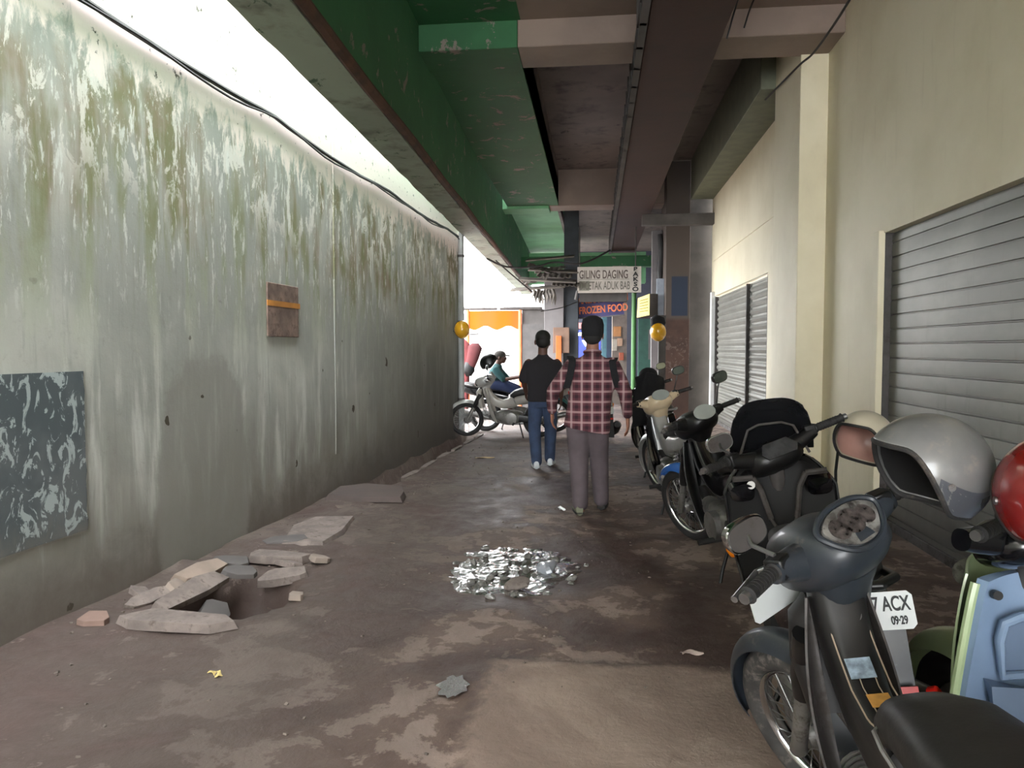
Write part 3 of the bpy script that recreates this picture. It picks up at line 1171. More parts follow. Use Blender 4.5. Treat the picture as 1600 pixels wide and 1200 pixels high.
    m.sweep([(0, .40, .60, .085, .075, 3), (0, .2, .64, .115, .085, 3), (0, -.05, .67, .12, .085, 3), (0, -.28, .72, .10, .07, 2.8), (0, -.46, .77, .065, .045, 2.5), (0, -.52, .785, .04, .025, 2.3)], seg=24)
    m.build('tail_cover', body, root, 55)
    m = MB()
    m.tube([(-.10, -.2, .80), (-.11, -.38, .83), (-.07, -.5, .835), (.07, -.5, .835), (.11, -.38, .83), (.10, -.2, .80)], .012, 10)
    m.build('grab_rail', c.get('rail', STEEL), root)
    m = MB()
    m.sweep([(0, -.46, .745, .075, .04, 2.6), (0, -.53, .755, .06, .035, 2.5), (0, -.55, .757, .04, .02, 2.4)], seg=22)
    m.build('tail_light', REDL, root)
    m = MB()
    m.sheet(lambda u, v: (.075 * (v - .5) * 2, -.42 - .16 * u - .04 * u * u, .70 - .36 * u - .03 * abs(v - .5)), 8, 6, .006)
    m.build('rear_fender', BLK, root)
    if c.get('plate', True):
        plate(root, (0, -.555, .54), R(-18), .25)
    # mechanicals
    m = MB()
    m.sweep([(0, .72, .36, .06, .065, 3), (0, .60, .34, .12, .11, 3.2), (0, .48, .33, .145, .115, 3.2), (0, .36, .33, .13, .10, 3.2), (0, .28, .33, .09, .07, 3)], seg=22)
    for s in (-1, 1):
        m.tube([(s * .12, .46, .33), (s * .165, .46, .33), (s * .17, .46, .33)], [.10, .095, .07], 22)
    en = m.build('engine', ALU, root, 50)
    m = MB()
    for k in range(7):
        m.tube([(0, .70 + k * .022, .36), (0, .708 + k * .022, .36)], .068, 16)
    m.build('cylinder_fins', ALU, en)
    m = MB()
    m.tube([(.05, .80, .33), (.09, .74, .24), (.13, .55, .19), (.15, .3, .2), (.16, .1, .24), (.17, -.05, .28), (.17, -.4, .36), (.17, -.45, .37)], [.018, .018, .018, .02, .03, .045, .047, .03], 14)
    ex = m.build('exhaust', c.get('pipe', STEEL), root)
    m = MB()
    m.sheet(lambda u, v: (.215 + .012 * math.sin(v * PI), -.05 - .3 * u, .255 + .075 * u + .07 * (v - .2)), 4, 4, .004)
    m.build('heat_shield', c.get('pipe2', ALU), ex)
    for s in (-1, 1):
        m = MB()
        m.tube([(s * .08, .28, .34), (s * .085, 0, .285), (s * .085, -.05, .28)], .018, 10)
        m.build('swingarm', DKGREY, root)
        m = MB()
        m.tube([(s * .11, .0, .30), (s * .11, -.08, .62)], .013, 10)
        P = [(s * .11 + .026 * math.cos(k * .9), -.025 - .055 * k / 50 + .026 * math.sin(k * .9) * .6, .40 + .2 * k / 50) for k in range(51)]
        m.tube(P, .005, 5)
        m.build('shock_absorber', STEEL, root)
        m = MB()
        m.tube([(s * .1, .42, .25), (s * .27, .42, .25)], .018, 10)
        m.build('footpeg', BLKR, root)
    m = MB()
    m.tube([(-.1, .33, .24), (-.19, .28, .10), (-.235, .25, .012), (-.27, .26, .008)], .012, 8)
    m.build('side_stand', BLK, root)
    m = MB()
    m.sweep([(-.105, .34, .33, .015, .06, 3), (-.105, .0, .285, .015, .06, 3), (-.105, -.06, .28, .012, .04, 3)], seg=16)
    m.build('chain_case', BLK, root)
    if front_plate:
        o_ = plate(root, (0, 0, 0), 0, .25, name='front_plate')
        o_.matrix_local = S @ Matrix.Translation((-.02, 1.10, .745)) @ Matrix.Rotation(R(8), 4, 'X')
    return root


def scooter(loc, yaw, lean, steer, label, c, group=None, mirror=(1, 0), windshield=False, vtrim=False, mint=False, lines=None, lever=True):
    root = thing('scooter', label, 'scooter', loc, (0, R(-lean), R(yaw)), group)
    H = Vector((0, .98, .86))
    S = steer_matrix(H, R(steer))
    I = Matrix.Identity(4)
    axle = (0, 1.30, .265)
    body, inner, head = c['body'], c['inner'], c['head']
    wheel(root, 'front_wheel', S, axle, .265, .055, 'alloy', None, c.get('rim', ALU))
    wheel(root, 'rear_wheel', I, (0, 0, .265), .265, .06, 'alloy', None, c.get('rim', ALU))
    fender(root, 'front_fender', S, axle, .325, .075, 5, 150, body, .05)
    for s in (-1, 1):
        m = MB(S)
        m.tube([(s * .085, 1.06, .66), (s * .085, 1.29, .265)], .024, 12)
        m.build('fork_leg', ALU, root)
    m = MB(S)
    m.tube([(0, .95, .93), (0, 1.08, .62)], .035, 12)
    m.build('steering_stem', DKGREY, root)
    bike_bars(root, S, .95, .99, c.get('bar', .35), .05, c, mirror, lever=lever, back=.06)
    m = MB(S)
    m.sweep([(0, .86, .985, .07, .025, 2.5), (0, .89, .98, .12, .05, 2.6), (0, .95, .965, .135, .065, 2.6), (0, 1.03, .94, .115, .06, 2.5), (0, 1.08, .925, .07, .04, 2.4)], seg=26)
    for s in (-1, 1):
        m.sweep([(s * .09, .945, .985, .045, .04), (s * .17, .935, 1.01, .035, .034), (s * .215, .925, 1.025, .028, .028)], u=(0, 1, 0), seg=16)
    hs = m.build('headset_cover', head, root, 60)
    m = MB(S)
    N = Vector((0, -.8, .6)).normalized()
    e = Vector((0, .873, 1.01))
    ux, uy = Vector((1, 0, 0)), N.cross(Vector((1, 0, 0)))
    m.prism([e + ux * a_ + uy * b_ for a_, b_ in [(-.09, .0), (-.06, .045), (.06, .045), (.09, 0), (.07, -.03), (-.07, -.03)]], N * .008)
    m.build('speedometer', M('dark_dial_glass', (58, 60, 62), .15, coat=.6, var=.3, sc=20), hs)
    # inner leg shield: a panel facing the rider
    hw = c.get('shield_w', .235)

    def prof(u):
        z = .96 - .60 * u
        wid = hw * (.55 + .45 * min(1, u / .22) ** .7) * (1 - .15 * max(0, (u - .55) / .45))
        if mint:
            z = .87 - .52 * u
            wid = hw * (.60 + .40 * min(1, u / .6) ** .9)
        y = .985 - .05 * u - (.0 if u < .75 else .35 * (u - .75))
        return z, wid, y

    def fn(u, v):
        z, wid, y = prof(u)
        s = (v - .5) * 2
        return (wid * s, y - .05 * s * s + .02, z)
    m = MB()
    m.sheet(fn, 22, 16, -.03)
    ls = m.build('leg_shield', inner, root, 50)
    m = MB()
    m.sheet(lambda u, v: ((lambda q: (prof(u)[1] * 1.04 * (v - .5) * 2 * (1 - .25 * u * u), q[1] + .035 + .15 * math.cos((v - .5) * PI) * (1 - .3 * u), q[2]))(fn(u, v))), 22, 16, .006)
    ap = m.build('front_apron', body, root, 50)
    m = MB(S if False else I)
    m.sweep([(0, 1.20, .80, .10, .05, 2.4), (0, 1.235, .78, .07, .035, 2.3), (0, 1.245, .775, .03, .02, 2.2)], seg=20)
    m.build('headlight', LENS, ap)
    for s in (-1, 1):
        m = MB()
        P = []
        for k in range(24):
            u = .02 + .93 * k / 23
            z, wid, y = prof(u)
            P.append((s * (wid + .004), y - .035, z))
        m.tube(P, .012 if mint else .008, 8)
        m.build('shield_edge', body, ls)
        m = MB()
        z, wid, y = prof(.62)
        m.sweep([(s * (wid + .0), y + .03, z - .02, .02, .05, 2.4), (s * (wid + .02), y + .05, z - .03, .02, .045, 2.4), (s * (wid + .03), y + .06, z - .03, .008, .02, 2.4)], u=(0, 1, 0), seg=14)
        m.build('turn_signal', c.get('signal', AMBER), root)
    if vtrim:
        for s in (-1, 1):
            m = MB()
            P = [(s * .20, .885, .90), (s * .115, .905, .895), (s * .085, .915, .84), (s * .055, .91, .70), (s * .035, .905, .655)]
            for k in range(len(P) - 1):
                a_, b_ = Vector(P[k]), Vector(P[k + 1])
                m.tube([a_, b_], .0135 if k < 3 else .008, 8)
            m.build('shield_trim', GREYP, ls)
        m = MB()
        m.tube([(-.04, .903, .655), (.04, .903, .655)], .008, 8)
        m.build('shield_trim', GREYP, ls)
        m = MB()
        m.tube([(-.125, .915, .86), (-.125, .89, .865)], .018, 16)
        m.build('ignition_lock', ALU, ls)
        for s in (-1, 1):
            m = MB()
            m.sweep([(s * .165, .93, .84, .06, .05, 3), (s * .165, .895, .83, .052, .04, 3), (s * .165, .89, .83, .03, .02, 3)], seg=16)
            m.build('pocket_lid', BLKG, ls)
    if c.get('pocket'):
        # open glove pocket moulded into the panel and a bulging lower panel
        m = MB()
        q = [(-.125, .63), (-.125, .72), (-.11, .765), (-.07, .78), (.02, .78), (.04, .75), (.04, .63)]
        pk = [Vector((x, .905, z)) for x, z in q]
        m.tube(pk, .012, 8, closed=True)
        m.build('pocket_rim', inner, ls)
        m = MB()
        m.prism([(x, .935, z) for x, z in q], (0, -.02, 0))
        m.build('pocket_back', PALEBLUE2, ls)
        m = MB()
        m.sheet(lambda u, v: (-.17 + .36 * u, .90 - .045 * math.sin(u * PI) * math.sin(v * PI * .9 + .2) - .03, .62 - .26 * v - .03 * u), 12, 10, -.05)
        m.build('lower_panel', PALEBLUE2, ls, 50)
        m = MB()
        m.tube([(-.12, .925, .835), (-.12, .905, .838)], .012, 12)
        m.build('hook', BLK, ls)
    if windshield:
        def wf(u, v):
            z = .98 + .25 * v
            s = (u - .5) * 2
            wid = .185 * (1 - .22 * v ** 2.2) * (1 if v < .9 else .96)
            return (wid * s, 1.12 - .12 * v - .07 * s * s, z - .04 * abs(s) ** 4 * v)
        m = MB()
        m.sheet(wf, 18, 12, .005)
        ws = m.build('windshield', M('smoked_screen', (24, 25, 27), .25, var=.05), root, 60)
        m = MB()
        m.tube([(-.155, .985, .97), (-.10, .985, 1.10), (-.05, .985, 1.12), (.05, .985, 1.12), (.10, .985, 1.10), (.155, .985, .97)], .006, 8)
        m.build('screen_bracket', GREYP, ws)
    # floor and body
    m = MB()
    m.sweep([(0, .97, .40, .15, .05, 4), (0, .80, .33, .165, .05, 4), (0, .60, .33, .17, .06, 4), (0, .46, .37, .16, .09, 4)], seg=22)
    if c.get('tunnel'):
        m.sweep([(0, .93, .60, .075, .10, 2.6), (0, .82, .52, .08, .10, 2.6), (0, .68, .50, .085, .10, 2.6), (0, .50, .58, .10, .12, 2.6)], seg=22)
    m.build('floorboard', c.get('floor', inner), root, 50)
    m = MB()
    m.sweep([(0, .50, .42, .13, .10, 3), (0, .42, .52, .155, .17, 3), (0, .2, .58, .17, .155, 3), (0, -.05, .64, .16, .11, 3), (0, -.25, .70, .12, .075, 2.8), (0, -.36, .735, .07, .045, 2.5)], seg=26)
    m.build('rear_body', c.get('rear', body), root, 55)
    m = MB()
    m.sweep([(0, .56, .70, .06, .03, 2.5), (0, .53, .715, .10, .05, 2.8), (0, .42, .74, .13, .055, 3), (0, .2, .755, .15, .055, 3), (0, .0, .775, .145, .055, 3), (0, -.2, .795, .12, .05, 3), (0, -.31, .80, .06, .03, 2.5)], seg=26)
    m.build('seat', SEATM, root, 60)
    m = MB()
    m.tube([(-.13, -.1, .76), (-.12, -.32, .80), (-.06, -.40, .805), (.06, -.40, .805), (.12, -.32, .80), (.13, -.1, .76)], .014, 10)
    m.build('grab_rail', BLK, root)
    m = MB()
    m.sweep([(0, -.31, .685, .11, .045, 2.6), (0, -.37, .70, .085, .035, 2.5), (0, -.39, .70, .04, .018, 2.4)], seg=20)
    m.build('tail_light', c.get('tail', REDL), root)
    m = MB()
    m.sheet(lambda u, v: (.135 * (v - .5) * 2 * (1 - .1 * u), -.30 - .12 * u, .68 - .42 * u - .02 * abs(v - .5)), 8, 6, .008)
    rf = m.build('rear_fender', NAVY if lines else BLK, root)
    m = MB()
    m.box((.10, -.378, .50), (.055, .014, .024), (R(-16), 0, 0))
    m.build('rear_reflector', REDL, rf)
    plate(root, (0, -.385 if not lines else -.41, .565 if not lines else .685), R(-16), .28, None, lines)
    m = MB()
    m.sweep([(-.12, .35, .30, .06, .10, 3), (-.13, .0, .27, .06, .09, 3), (-.13, -.1, .27, .04, .06, 3)], seg=18)
    m.build('engine', ALU, root)
    m = MB()
    m.tube([(.1, .35, .2), (.16, .15, .24), (.18, .05, .3), (.18, -.28, .40), (.18, -.32, .41)], [.02, .03, .06, .06, .04], 16)
    m.build('exhaust', BLK, root)
    m = MB()
    m.tube([(-.12, .42, .22), (-.2, .38, .10), (-.245, .36, .012), (-.28, .37, .008)], .012, 8)
    m.build('side_stand', BLK, root)
    return root


def helmet(loc, rot, shell, label, style='open', panel=None, size=1.0, rim=None, group=None, strap=True, lining=None):
    """origin at the centre of the shell; the face opening looks toward local -Y"""
    t = thing('helmet', label, 'helmet', loc, rot, group)
    a_, b_, c_ = .125 * size, .15 * size, .14 * size

    def pt(th, ph, k=1.0):
        return Vector((a_ * k * math.sin(ph) * math.cos(th), b_ * k * math.sin(ph) * math.sin(th), c_ * k * math.cos(ph)))

    def lim(th):
        s = math.sin(th)          # -1 is the front
        lo = R(128) if style == 'open' else R(104)
        if s < .1:
            f = min(1, (.1 - s) / .95)
            f = f * f * (3 - 2 * f)
            return lo + (R(66 if style == 'open' else 78) - lo) * f
        return lo + R(6) * max(0, s)

    m = MB()
    m.sheet(lambda u, v: pt(2 * PI * u, max(.001, lim(2 * PI * u) * v)), 80, 20)
    sh = m.build('shell', shell, t, 70)
    sol = sh.modifiers.new('s', 'SOLIDIFY')
    sol.thickness = .008
    sol.offset = 0
    m = MB()
    m.sheet(lambda u, v: pt(2 * PI * u, max(.001, (lim(2 * PI * u) - .03) * v), .90), 36, 14)
    m.build('lining', lining or LINER, t, 70)
    m = MB()
    m.tube([pt(2 * PI * k / 80, lim(2 * PI * k / 80), 1.0) for k in range(80)], .007 * size, 8, closed=True)
    m.build('edge_trim', rim or BLKR, t)
    if panel:
        def pf(u, v):
            th = R(-20) + R(220) * u
            top = R(88) + R(14) * abs(math.sin(u * PI * 2.5)) - R(10) * (1 - abs(u - .5) * 2)
            return pt(th, top + (lim(th) - .02 - top) * v, 1.035)
        m = MB()
        m.sheet(pf, 30, 8, -.003)
        m.build('lower_panel', panel, t, 60)
    for s in (-1, 1):
        m = MB()
        p = pt(R(90 - s * 100), R(95), 1.03)
        m.tube([p * .985, p * 1.03], .009 * size, 12)
        m.build('visor_stud', STEEL, t)
    if strap:
        m = MB()
        p = pt(R(200), R(124), .93)
        m.tube([p, p + Vector((.015, -.01, -.09)), p + Vector((.03, .01, -.2)), p + Vector((.02, .0, -.27))], .007, 6)
        m.build('chin_strap', LINER, t)
    return t


# ------------------------------------------------------------------ people
def drop_shoulders(mb, dz, z0=.95, z1=1.33):
    for v in mb.v:
        f_ = min(1, max(0, (v.z - z0) / (z1 - z0)))
        v.z -= dz * f_ * f_ * (3 - 2 * f_)


def hand(mb, wrist, d, palm_n, side, curl=.5, k=1.0):
    """palm with five fingers; d = direction of the hand, palm_n = palm normal, side = thumb direction"""
    d = Vector(d).normalized()
    n = Vector(palm_n)
    n = (n - d * n.dot(d)).normalized()
    t = Vector(side)
    t = (t - d * t.dot(d) - n * t.dot(n)).normalized()
    w = Vector(wrist)
    mb.sweep([tuple(w - d * .01) + (.024 * k, .018 * k, 2.4), tuple(w + d * .03 * k) + (.034 * k, .017 * k, 2.6), tuple(w + d * .075 * k) + (.041 * k, .015 * k, 2.8), tuple(w + d * .092 * k) + (.037 * k, .011 * k, 2.6)], u=tuple(t), seg=16)
    for i, (off, ln) in enumerate(((.030, .072), (.010, .080), (-.010, .075), (-.029, .058))):
        p = w + d * .085 * k + t * off * k
        pts, dd = [p - d * .012], d.copy()
        for q in range(3):
            ang = curl * (.35 + .35 * q) + .04 * i
            dd = (d * math.cos(ang * 1.2) + n * math.sin(ang * 1.2)).normalized()
            pts.append(pts[-1] + dd * ln * k * (.48, .32, .26)[q] + (d * .012 if q == 0 else Vector()))
        mb.cap(pts, [.0098 * k, .0095 * k, .0088 * k, .0076 * k], 10)
    p = w + d * .022 * k + t * .024 * k
    td = (d * .72 + t * .62 + n * .25).normalized()
    mb.cap([p - td * .01, p + td * .034 * k, p + td * .034 * k + (td + d * .5).normalized() * .034 * k], [.0125 * k, .0112 * k, .0088 * k], 10)


def head(mb, c, fwd, k=1.0):
    """skull, jaw, nose, lips, brow and ears; fwd in the ground plane"""
    c = Vector(c)
    f = Vector(fwd).normalized()
    r_ = f.cross(Vector((0, 0, 1)))
    mt = Matrix((r_, f, Vector((0, 0, 1)))).transposed().to_4x4()
    keep = mb.M
    mb.M = keep @ Matrix.Translation(c) @ mt @ Matrix.Scale(k, 4)
    mb.ell((0, -.008, .03), (.074, .094, .088), 20, 14)
    mb.ell((0, .022, -.045), (.055, .068, .062), 18, 12)
    mb.ell((0, .058, -.085), (.028, .026, .02), 12, 8)
    mb.sweep([(0, .086, .02, .010, .008, 2.2), (0, .098, -.005, .012, .011, 2.2), (0, .108, -.028, .017, .012, 2.2), (0, .098, -.04, .014, .006, 2.2)], seg=12)
    mb.ell((0, .088, -.058), (.023, .009, .007), 12, 6)
    mb.ell((0, .086, -.069), (.020, .009, .007), 12, 6)
    for s in (-1, 1):
        mb.ell((s * .030, .078, .022), (.026, .014, .009), 12, 6)
        mb.ell((s * .032, .074, .002), (.013, .012, .012), 12, 8)
        mb.ell((s * .045, .06, -.03), (.022, .02, .02), 12, 8)
        mb.ell((s * .079, -.008, -.01), (.010, .020, .034), 12, 8, (0, 0, s * .35))
    mb.M = keep


def eyes(root, c, k=1.0, fwd=(0, 1, 0)):
    c = Vector(c)
    f = Vector(fwd).normalized()
    r_ = f.cross(Vector((0, 0, 1)))
    for s in (-1, 1):
        e = c + r_ * s * .032 * k + f * .081 * k + Vector((0, 0, .002))
        o_ = MB().ell(e, (.010 * k, .008 * k, .008 * k), 10, 8).build('eye', WHITE, root)
        MB().ell(e + f * .006 * k, (.0045 * k, .0035 * k, .0045 * k), 8, 6).build('iris', INK, o_)


def shoe(name, mat, root, heel, fwd, ln=.27, lift=0.0, sole=None):
    f = Vector(fwd).normalized()
    h = Vector(heel)
    m = MB()
    secs = [(0, .012, .05, .028, .045, 2.3), (.03, .035, .055, .036, .055, 2.4), (.09, .035, .05, .038, .05, 2.5), (.15, .03, .035, .044, .036, 2.6), (.21, .025, .03, .046, .028, 2.6), (.255, .02, .026, .034, .02, 2.4), (.275, .02, .024, .014, .012, 2.2)]
    u = f.cross(Vector((0, 0, 1)))
    m.sweep([tuple(h + f * (q[0] * ln / .275) + Vector((0, 0, q[2] - .005 + lift * (1 - q[0] / .2 if q[0] < .2 else 0)))) + (q[3], q[4], q[5]) for q in secs], u=tuple(u), seg=18, tfix=tuple(f))
    o_ = m.build(name, mat, root, 70)
    m = MB()
    m.sheet(lambda a_, b_: h + f * (a_ * ln) + u * ((b_ - .5) * 2 * (.036 + .014 * math.sin(a_ * 2.6)) * (1 if a_ < .85 else 1 - (a_ - .85) * 4)) + Vector((0, 0, .012 + lift * max(0, 1 - a_ / .72))), 14, 6, .014)
    m.build('sole', sole or BLKR, o_)
    return o_


# --- man in the plaid shirt, walking away
P1 = thing('person', 'person in a plaid shirt and black cap walking away with arms held out', 'person', (-.03, 6.42, 0), (0, 0, 0))
b = MB()
hc = (.0, .02, 1.575)
b.cap([(0, -.0, 1.54), (0, -.012, 1.46), (0, -.02, 1.38)], [.056, .055, .06])
b.sweep([(0, -.02, .86, .15, .10), (0, -.015, 1.0, .14, .095), (0, -.01, 1.2, .165, .10), (0, -.015, 1.34, .165, .085), (0, -.015, 1.42, .08, .06)], seg=24)
for s, el, wr, hd in ((-1, (-.335, -.03, 1.10), (-.35, .10, .90), None), (1, (.275, -.05, 1.10), (.305, .05, .865), None)):
    b.cap([(s * .165, -.015, 1.365), el, wr], [.05, .04, .028], 14)
hand(b, (-.352, .115, .885), (-.03, .25, -1), (1, 0, .1), (0, 1, 0), .6)
hand(b, (.308, .06, .85), (.05, .08, -1), (-1, .2, 0), (0, 1, 0), .45)
for s, kn, an in ((-1, (-.105, .035, .48), (-.095, -.02, .10)), (1, (.055, .14, .49), (.085, .22, .10))):
    b.cap([(s * .085 - .03, 0, .86), kn, an], [.075, .052, .035], 14)
    b.cap([an, (an[0], an[1] - .02, .05)], [.036, .036])
    b.sweep([(an[0], an[1] - .03, .045, .03, .03), (an[0], an[1] + .06, .04, .035, .028), (an[0], an[1] + .15, .03, .04, .02)], seg=14)
drop_shoulders(b, .045)
b.cap([(0, .0, 1.55), (0, -.012, 1.40)], [.056, .058])
head(b, hc, (0, 1, 0), 1.1)
fused(b, 'body', SKIN, P1, .0075, 5)
eyes(P1, hc, 1.1)
b = MB()
b.sweep([(-.05, .0, .745, .205, .135, 2.5), (-.04, .0, .80, .20, .135, 2.5), (-.03, -.005, .92, .19, .13, 2.5), (-.015, -.01, 1.06, .185, .125, 2.6), (0, -.015, 1.2, .20, .125, 2.7), (0, -.02, 1.30, .205, .115, 2.7), (0, -.02, 1.365, .19, .095, 2.6),
         (0, -.015, 1.41, .125, .08, 2.4), (0, -.01, 1.44, .075, .066, 2.2), (0, -.008, 1.462, .068, .064, 2.2)], seg=36)
b.cap([(-.165, -.018, 1.35), (-.26, -.04, 1.22), (-.335, -.035, 1.10), (-.35, .04, .99), (-.352, .09, .915)], [.075, .068, .062, .052, .045], 16)
b.cap([(.165, -.018, 1.35), (.235, -.05, 1.21), (.28, -.055, 1.09), (.295, .0, .97), (.305, .045, .885)], [.075, .068, .062, .052, .045], 16)
drop_shoulders(b, .045)
PLAID = plaid_mat()
fused(b, 'shirt', PLAID, P1, .012, 6)
b = MB()
b.torus((0, 0, 0), .067, .014, 30, 10)
for i, v in enumerate(b.v):
    b.v[i] = Vector((v.z, v.y - .01, 1.42 + v.x * 1.1 - .18 * v.y))
b.build('collar', PLAID, P1)
b = MB()
b.sweep([(-.04, 0, .93, .16, .11, 2.5), (-.04, 0, .82, .17, .12, 2.5), (-.04, 0, .74, .175, .115, 2.6)], seg=28)
b.cap([(-.125, .0, .80), (-.115, .03, .50), (-.10, -.015, .17), (-.098, -.02, .105)], [.105, .088, .072, .070], 18)
b.cap([(.045, .0, .80), (.06, .12, .50), (.08, .19, .17), (.084, .2, .105)], [.105, .086, .072, .070], 18)
fused(b, 'trousers', TROU, P1, .012, 6)
shoe('shoe', SANDAL, P1, (-.10, -.08, .012), (-.12, 1, 0))
shoe('shoe', BLKR, P1, (.085, .16, .012), (.1, 1, 0))
b = MB()
b.sweep([(0, .0, 1.545, .086, .106, 2.3), (0, .0, 1.59, .096, .115, 2.3), (0, .0, 1.655, .098, .115, 2.3), (0, .005, 1.70, .086, .10, 2.3), (0, .01, 1.722, .05, .06, 2.2)], seg=28)
b.build('cap', CAPM, P1, 70)
b = MB()
b.ell((0, -.06, 1.545), (.077, .05, .06), 18, 10)
b.build('hair', HAIR, P1, 70)
for s in (-1, 1):
    b = MB()

    def strap(u, v, s=s):
        a_ = u * PI * .92
        x = s * (.165 + .035 * math.sin(u * PI * .5) + (v - .5) * .055 * (1 if u < .6 else 1))
        y = .13 * math.cos(a_) - .015
        z = 1.30 + .115 * math.sin(a_) - (.02 if u < .5 else 0)
        if u > .55:
            f_ = (u - .55) / .45
            z = 1.40 - .24 * f_
            y = -.125 + .03 * (1 - f_) - .012 + .035 * f_ ** 3
            x = s * (.168 + .02 * f_ + (v - .5) * .06 + .03 * f_ * f_)
        return (x, y, z - .04)
    b.sheet(strap, 26, 4, .014)
    b.build('bag_strap', CAPM, P1, 60)

# --- man in the black polo shirt
P2 = thing('person', 'person in a black polo shirt, blue jeans and white shoes walking away', 'person', (-.64, 8.95, 0), (0, 0, R(4)))
b = MB()
hc = (.0, .02, 1.54)
b.cap([(0, 0, 1.51), (0, -.012, 1.44), (0, -.02, 1.36)], [.056, .055, .06])
b.sweep([(0, -.02, .86, .15, .10), (0, -.01, 1.2, .165, .10), (0, -.015, 1.32, .165, .085), (0, -.015, 1.40, .08, .06)], seg=24)
b.cap([(-.17, -.015, 1.33), (-.23, .02, 1.08), (-.21, .2, .92)], [.05, .04, .028], 14)
b.cap([(.17, -.015, 1.33), (.225, -.03, 1.08), (.225, .08, .86)], [.05, .04, .028], 14)
hand(b, (-.208, .215, .91), (0, .6, -.6), (1, 0, 0), (0, .6, .6), .6)
hand(b, (.225, .09, .845), (0, .2, -1), (-1, 0, 0), (0, 1, .1), .5)
for s, kn, an in ((-1, (-.10, .02, .47), (-.07, -.08, .10)), (1, (.10, .12, .48), (.09, .19, .10))):
    b.cap([(s * .085, 0, .86), kn, an], [.07, .05, .035], 14)
    b.sweep([(an[0], an[1] - .03, .05, .03, .03), (an[0], an[1] + .06, .045, .035, .028), (an[0], an[1] + .13, .035, .036, .02)], seg=14)
drop_shoulders(b, .05)
b.cap([(0, .0, 1.52), (0, -.012, 1.36)], [.058, .06])
head(b, hc, (.35, 1, 0), 1.15)
fused(b, 'body', SKIN2, P2, .0085, 5)
eyes(P2, hc, 1.15, (.35, 1, 0))
b = MB()
b.sweep([(0, .0, .81, .185, .125, 2.5), (0, -.005, .95, .18, .125, 2.5), (0, -.01, 1.1, .19, .125, 2.6), (0, -.015, 1.22, .205, .12, 2.7), (0, -.015, 1.32, .19, .10, 2.6), (0, -.012, 1.375, .12, .08, 2.4), (0, -.01, 1.41, .07, .064, 2.2), (0, -.008, 1.43, .066, .062, 2.2)], seg=32)
b.cap([(-.17, -.015, 1.315), (-.215, .0, 1.19), (-.232, .01, 1.10)], [.060, .064, .064], 16)
b.cap([(.17, -.015, 1.315), (.212, -.025, 1.19), (.226, -.03, 1.10)], [.060, .064, .064], 16)
drop_shoulders(b, .05)
fused(b, 'polo_shirt', POLO, P2, .012, 5)
b = MB()
b.sweep([(0, 0, .92, .155, .11, 2.5), (0, 0, .80, .17, .12, 2.5), (0, 0, .74, .165, .11, 2.6)], seg=28)
b.cap([(-.085, .0, .80), (-.10, .02, .48), (-.075, -.07, .15), (-.07, -.08, .09)], [.095, .078, .068, .066], 18)
b.cap([(.085, .0, .80), (.10, .11, .48), (.09, .18, .15), (.09, .19, .09)], [.095, .078, .068, .066], 18)
fused(b, 'jeans', JEANS, P2, .012, 5)
shoe('shoe', SHOEW, P2, (-.07, -.15, .005), (-.1, 1, 0), .28, .0, SHOEW)
shoe('shoe', SHOEW, P2, (.09, .12, .005), (.12, 1, 0), .28, .0, SHOEW)
b = MB()
b.ell((0.0, -.01, 1.59), (.094, .112, .088), 20, 12)
b.ell((0, -.045, 1.54), (.086, .076, .085), 18, 10)
b.build('hair', HAIR, P2, 70)

# --- seated rider with a cap behind the white motorcycle
P3 = thing('person', 'person in a cap and teal shirt sitting on a dark motorcycle', 'person', (-1.72, 12.85, 0), (0, 0, R(-90)))
b = MB()
hc = (0, .06, 1.30)
head(b, hc, (0, 1, 0), 1.0)
b.cap([(0, .04, 1.26), (0, .02, 1.19), (0, .0, 1.12)], [.054, .053, .058])
b.sweep([(0, -.04, .80, .14, .10), (0, -.02, 1.0, .15, .10), (0, .0, 1.1, .155, .085), (0, .01, 1.16, .07, .06)], seg=22)
for s in (-1, 1):
    b.cap([(s * .17, .0, 1.09), (s * .24, .16, .92), (s * .28, .40, .96)], [.047, .037, .027], 14)
    hand(b, (s * .285, .41, .965), (s * .05, 1, .05), (0, .1, -1), (-s, 0, 0), 1.1)
    b.cap([(s * .09, -.02, .84), (s * .16, .36, .74), (s * .17, .22, .36)], [.075, .052, .036], 14)
    b.sweep([(s * .17, .18, .31, .03, .03), (s * .17, .28, .295, .036, .026), (s * .17, .38, .285, .034, .018)], seg=14)
fused(b, 'body', SKIN2, P3, .0095, 5)
eyes(P3, hc)
b = MB()
b.sweep([(0, -.06, .78, .16, .12, 2.5), (0, -.045, .92, .17, .125, 2.6), (0, -.015, 1.04, .19, .12, 2.7), (0, .005, 1.10, .175, .095, 2.6), (0, .012, 1.15, .11, .075, 2.4), (0, .02, 1.185, .064, .06, 2.2)], seg=30)
for s in (-1, 1):
    b.cap([(s * .17, .0, 1.08), (s * .215, .09, .98), (s * .235, .14, .93)], [.07, .062, .058], 16)
fused(b, 'shirt', TEAL, P3, .013, 5)
b = MB()
b.sweep([(0, -.05, .88, .15, .115, 2.5), (0, -.05, .80, .165, .13, 2.6)], seg=24)
for s in (-1, 1):
    b.cap([(s * .09, -.03, .83), (s * .13, .16, .80), (s * .158, .34, .735)], [.10, .09, .08], 16)
fused(b, 'shorts', M('blue_shorts', (36, 48, 82), .9), P3, .013, 5)
for s in (-1, 1):
    shoe('sandal', BLKR, P3, (s * .17, .14, .262), (0, 1, 0), .25)
b = MB()
b.ell((0, .05, 1.345), (.088, .104, .075), 20, 12)
cp = b.build('cap', M('grey_cap_cloth', (70, 66, 62), .9), P3, 70)
b = MB()
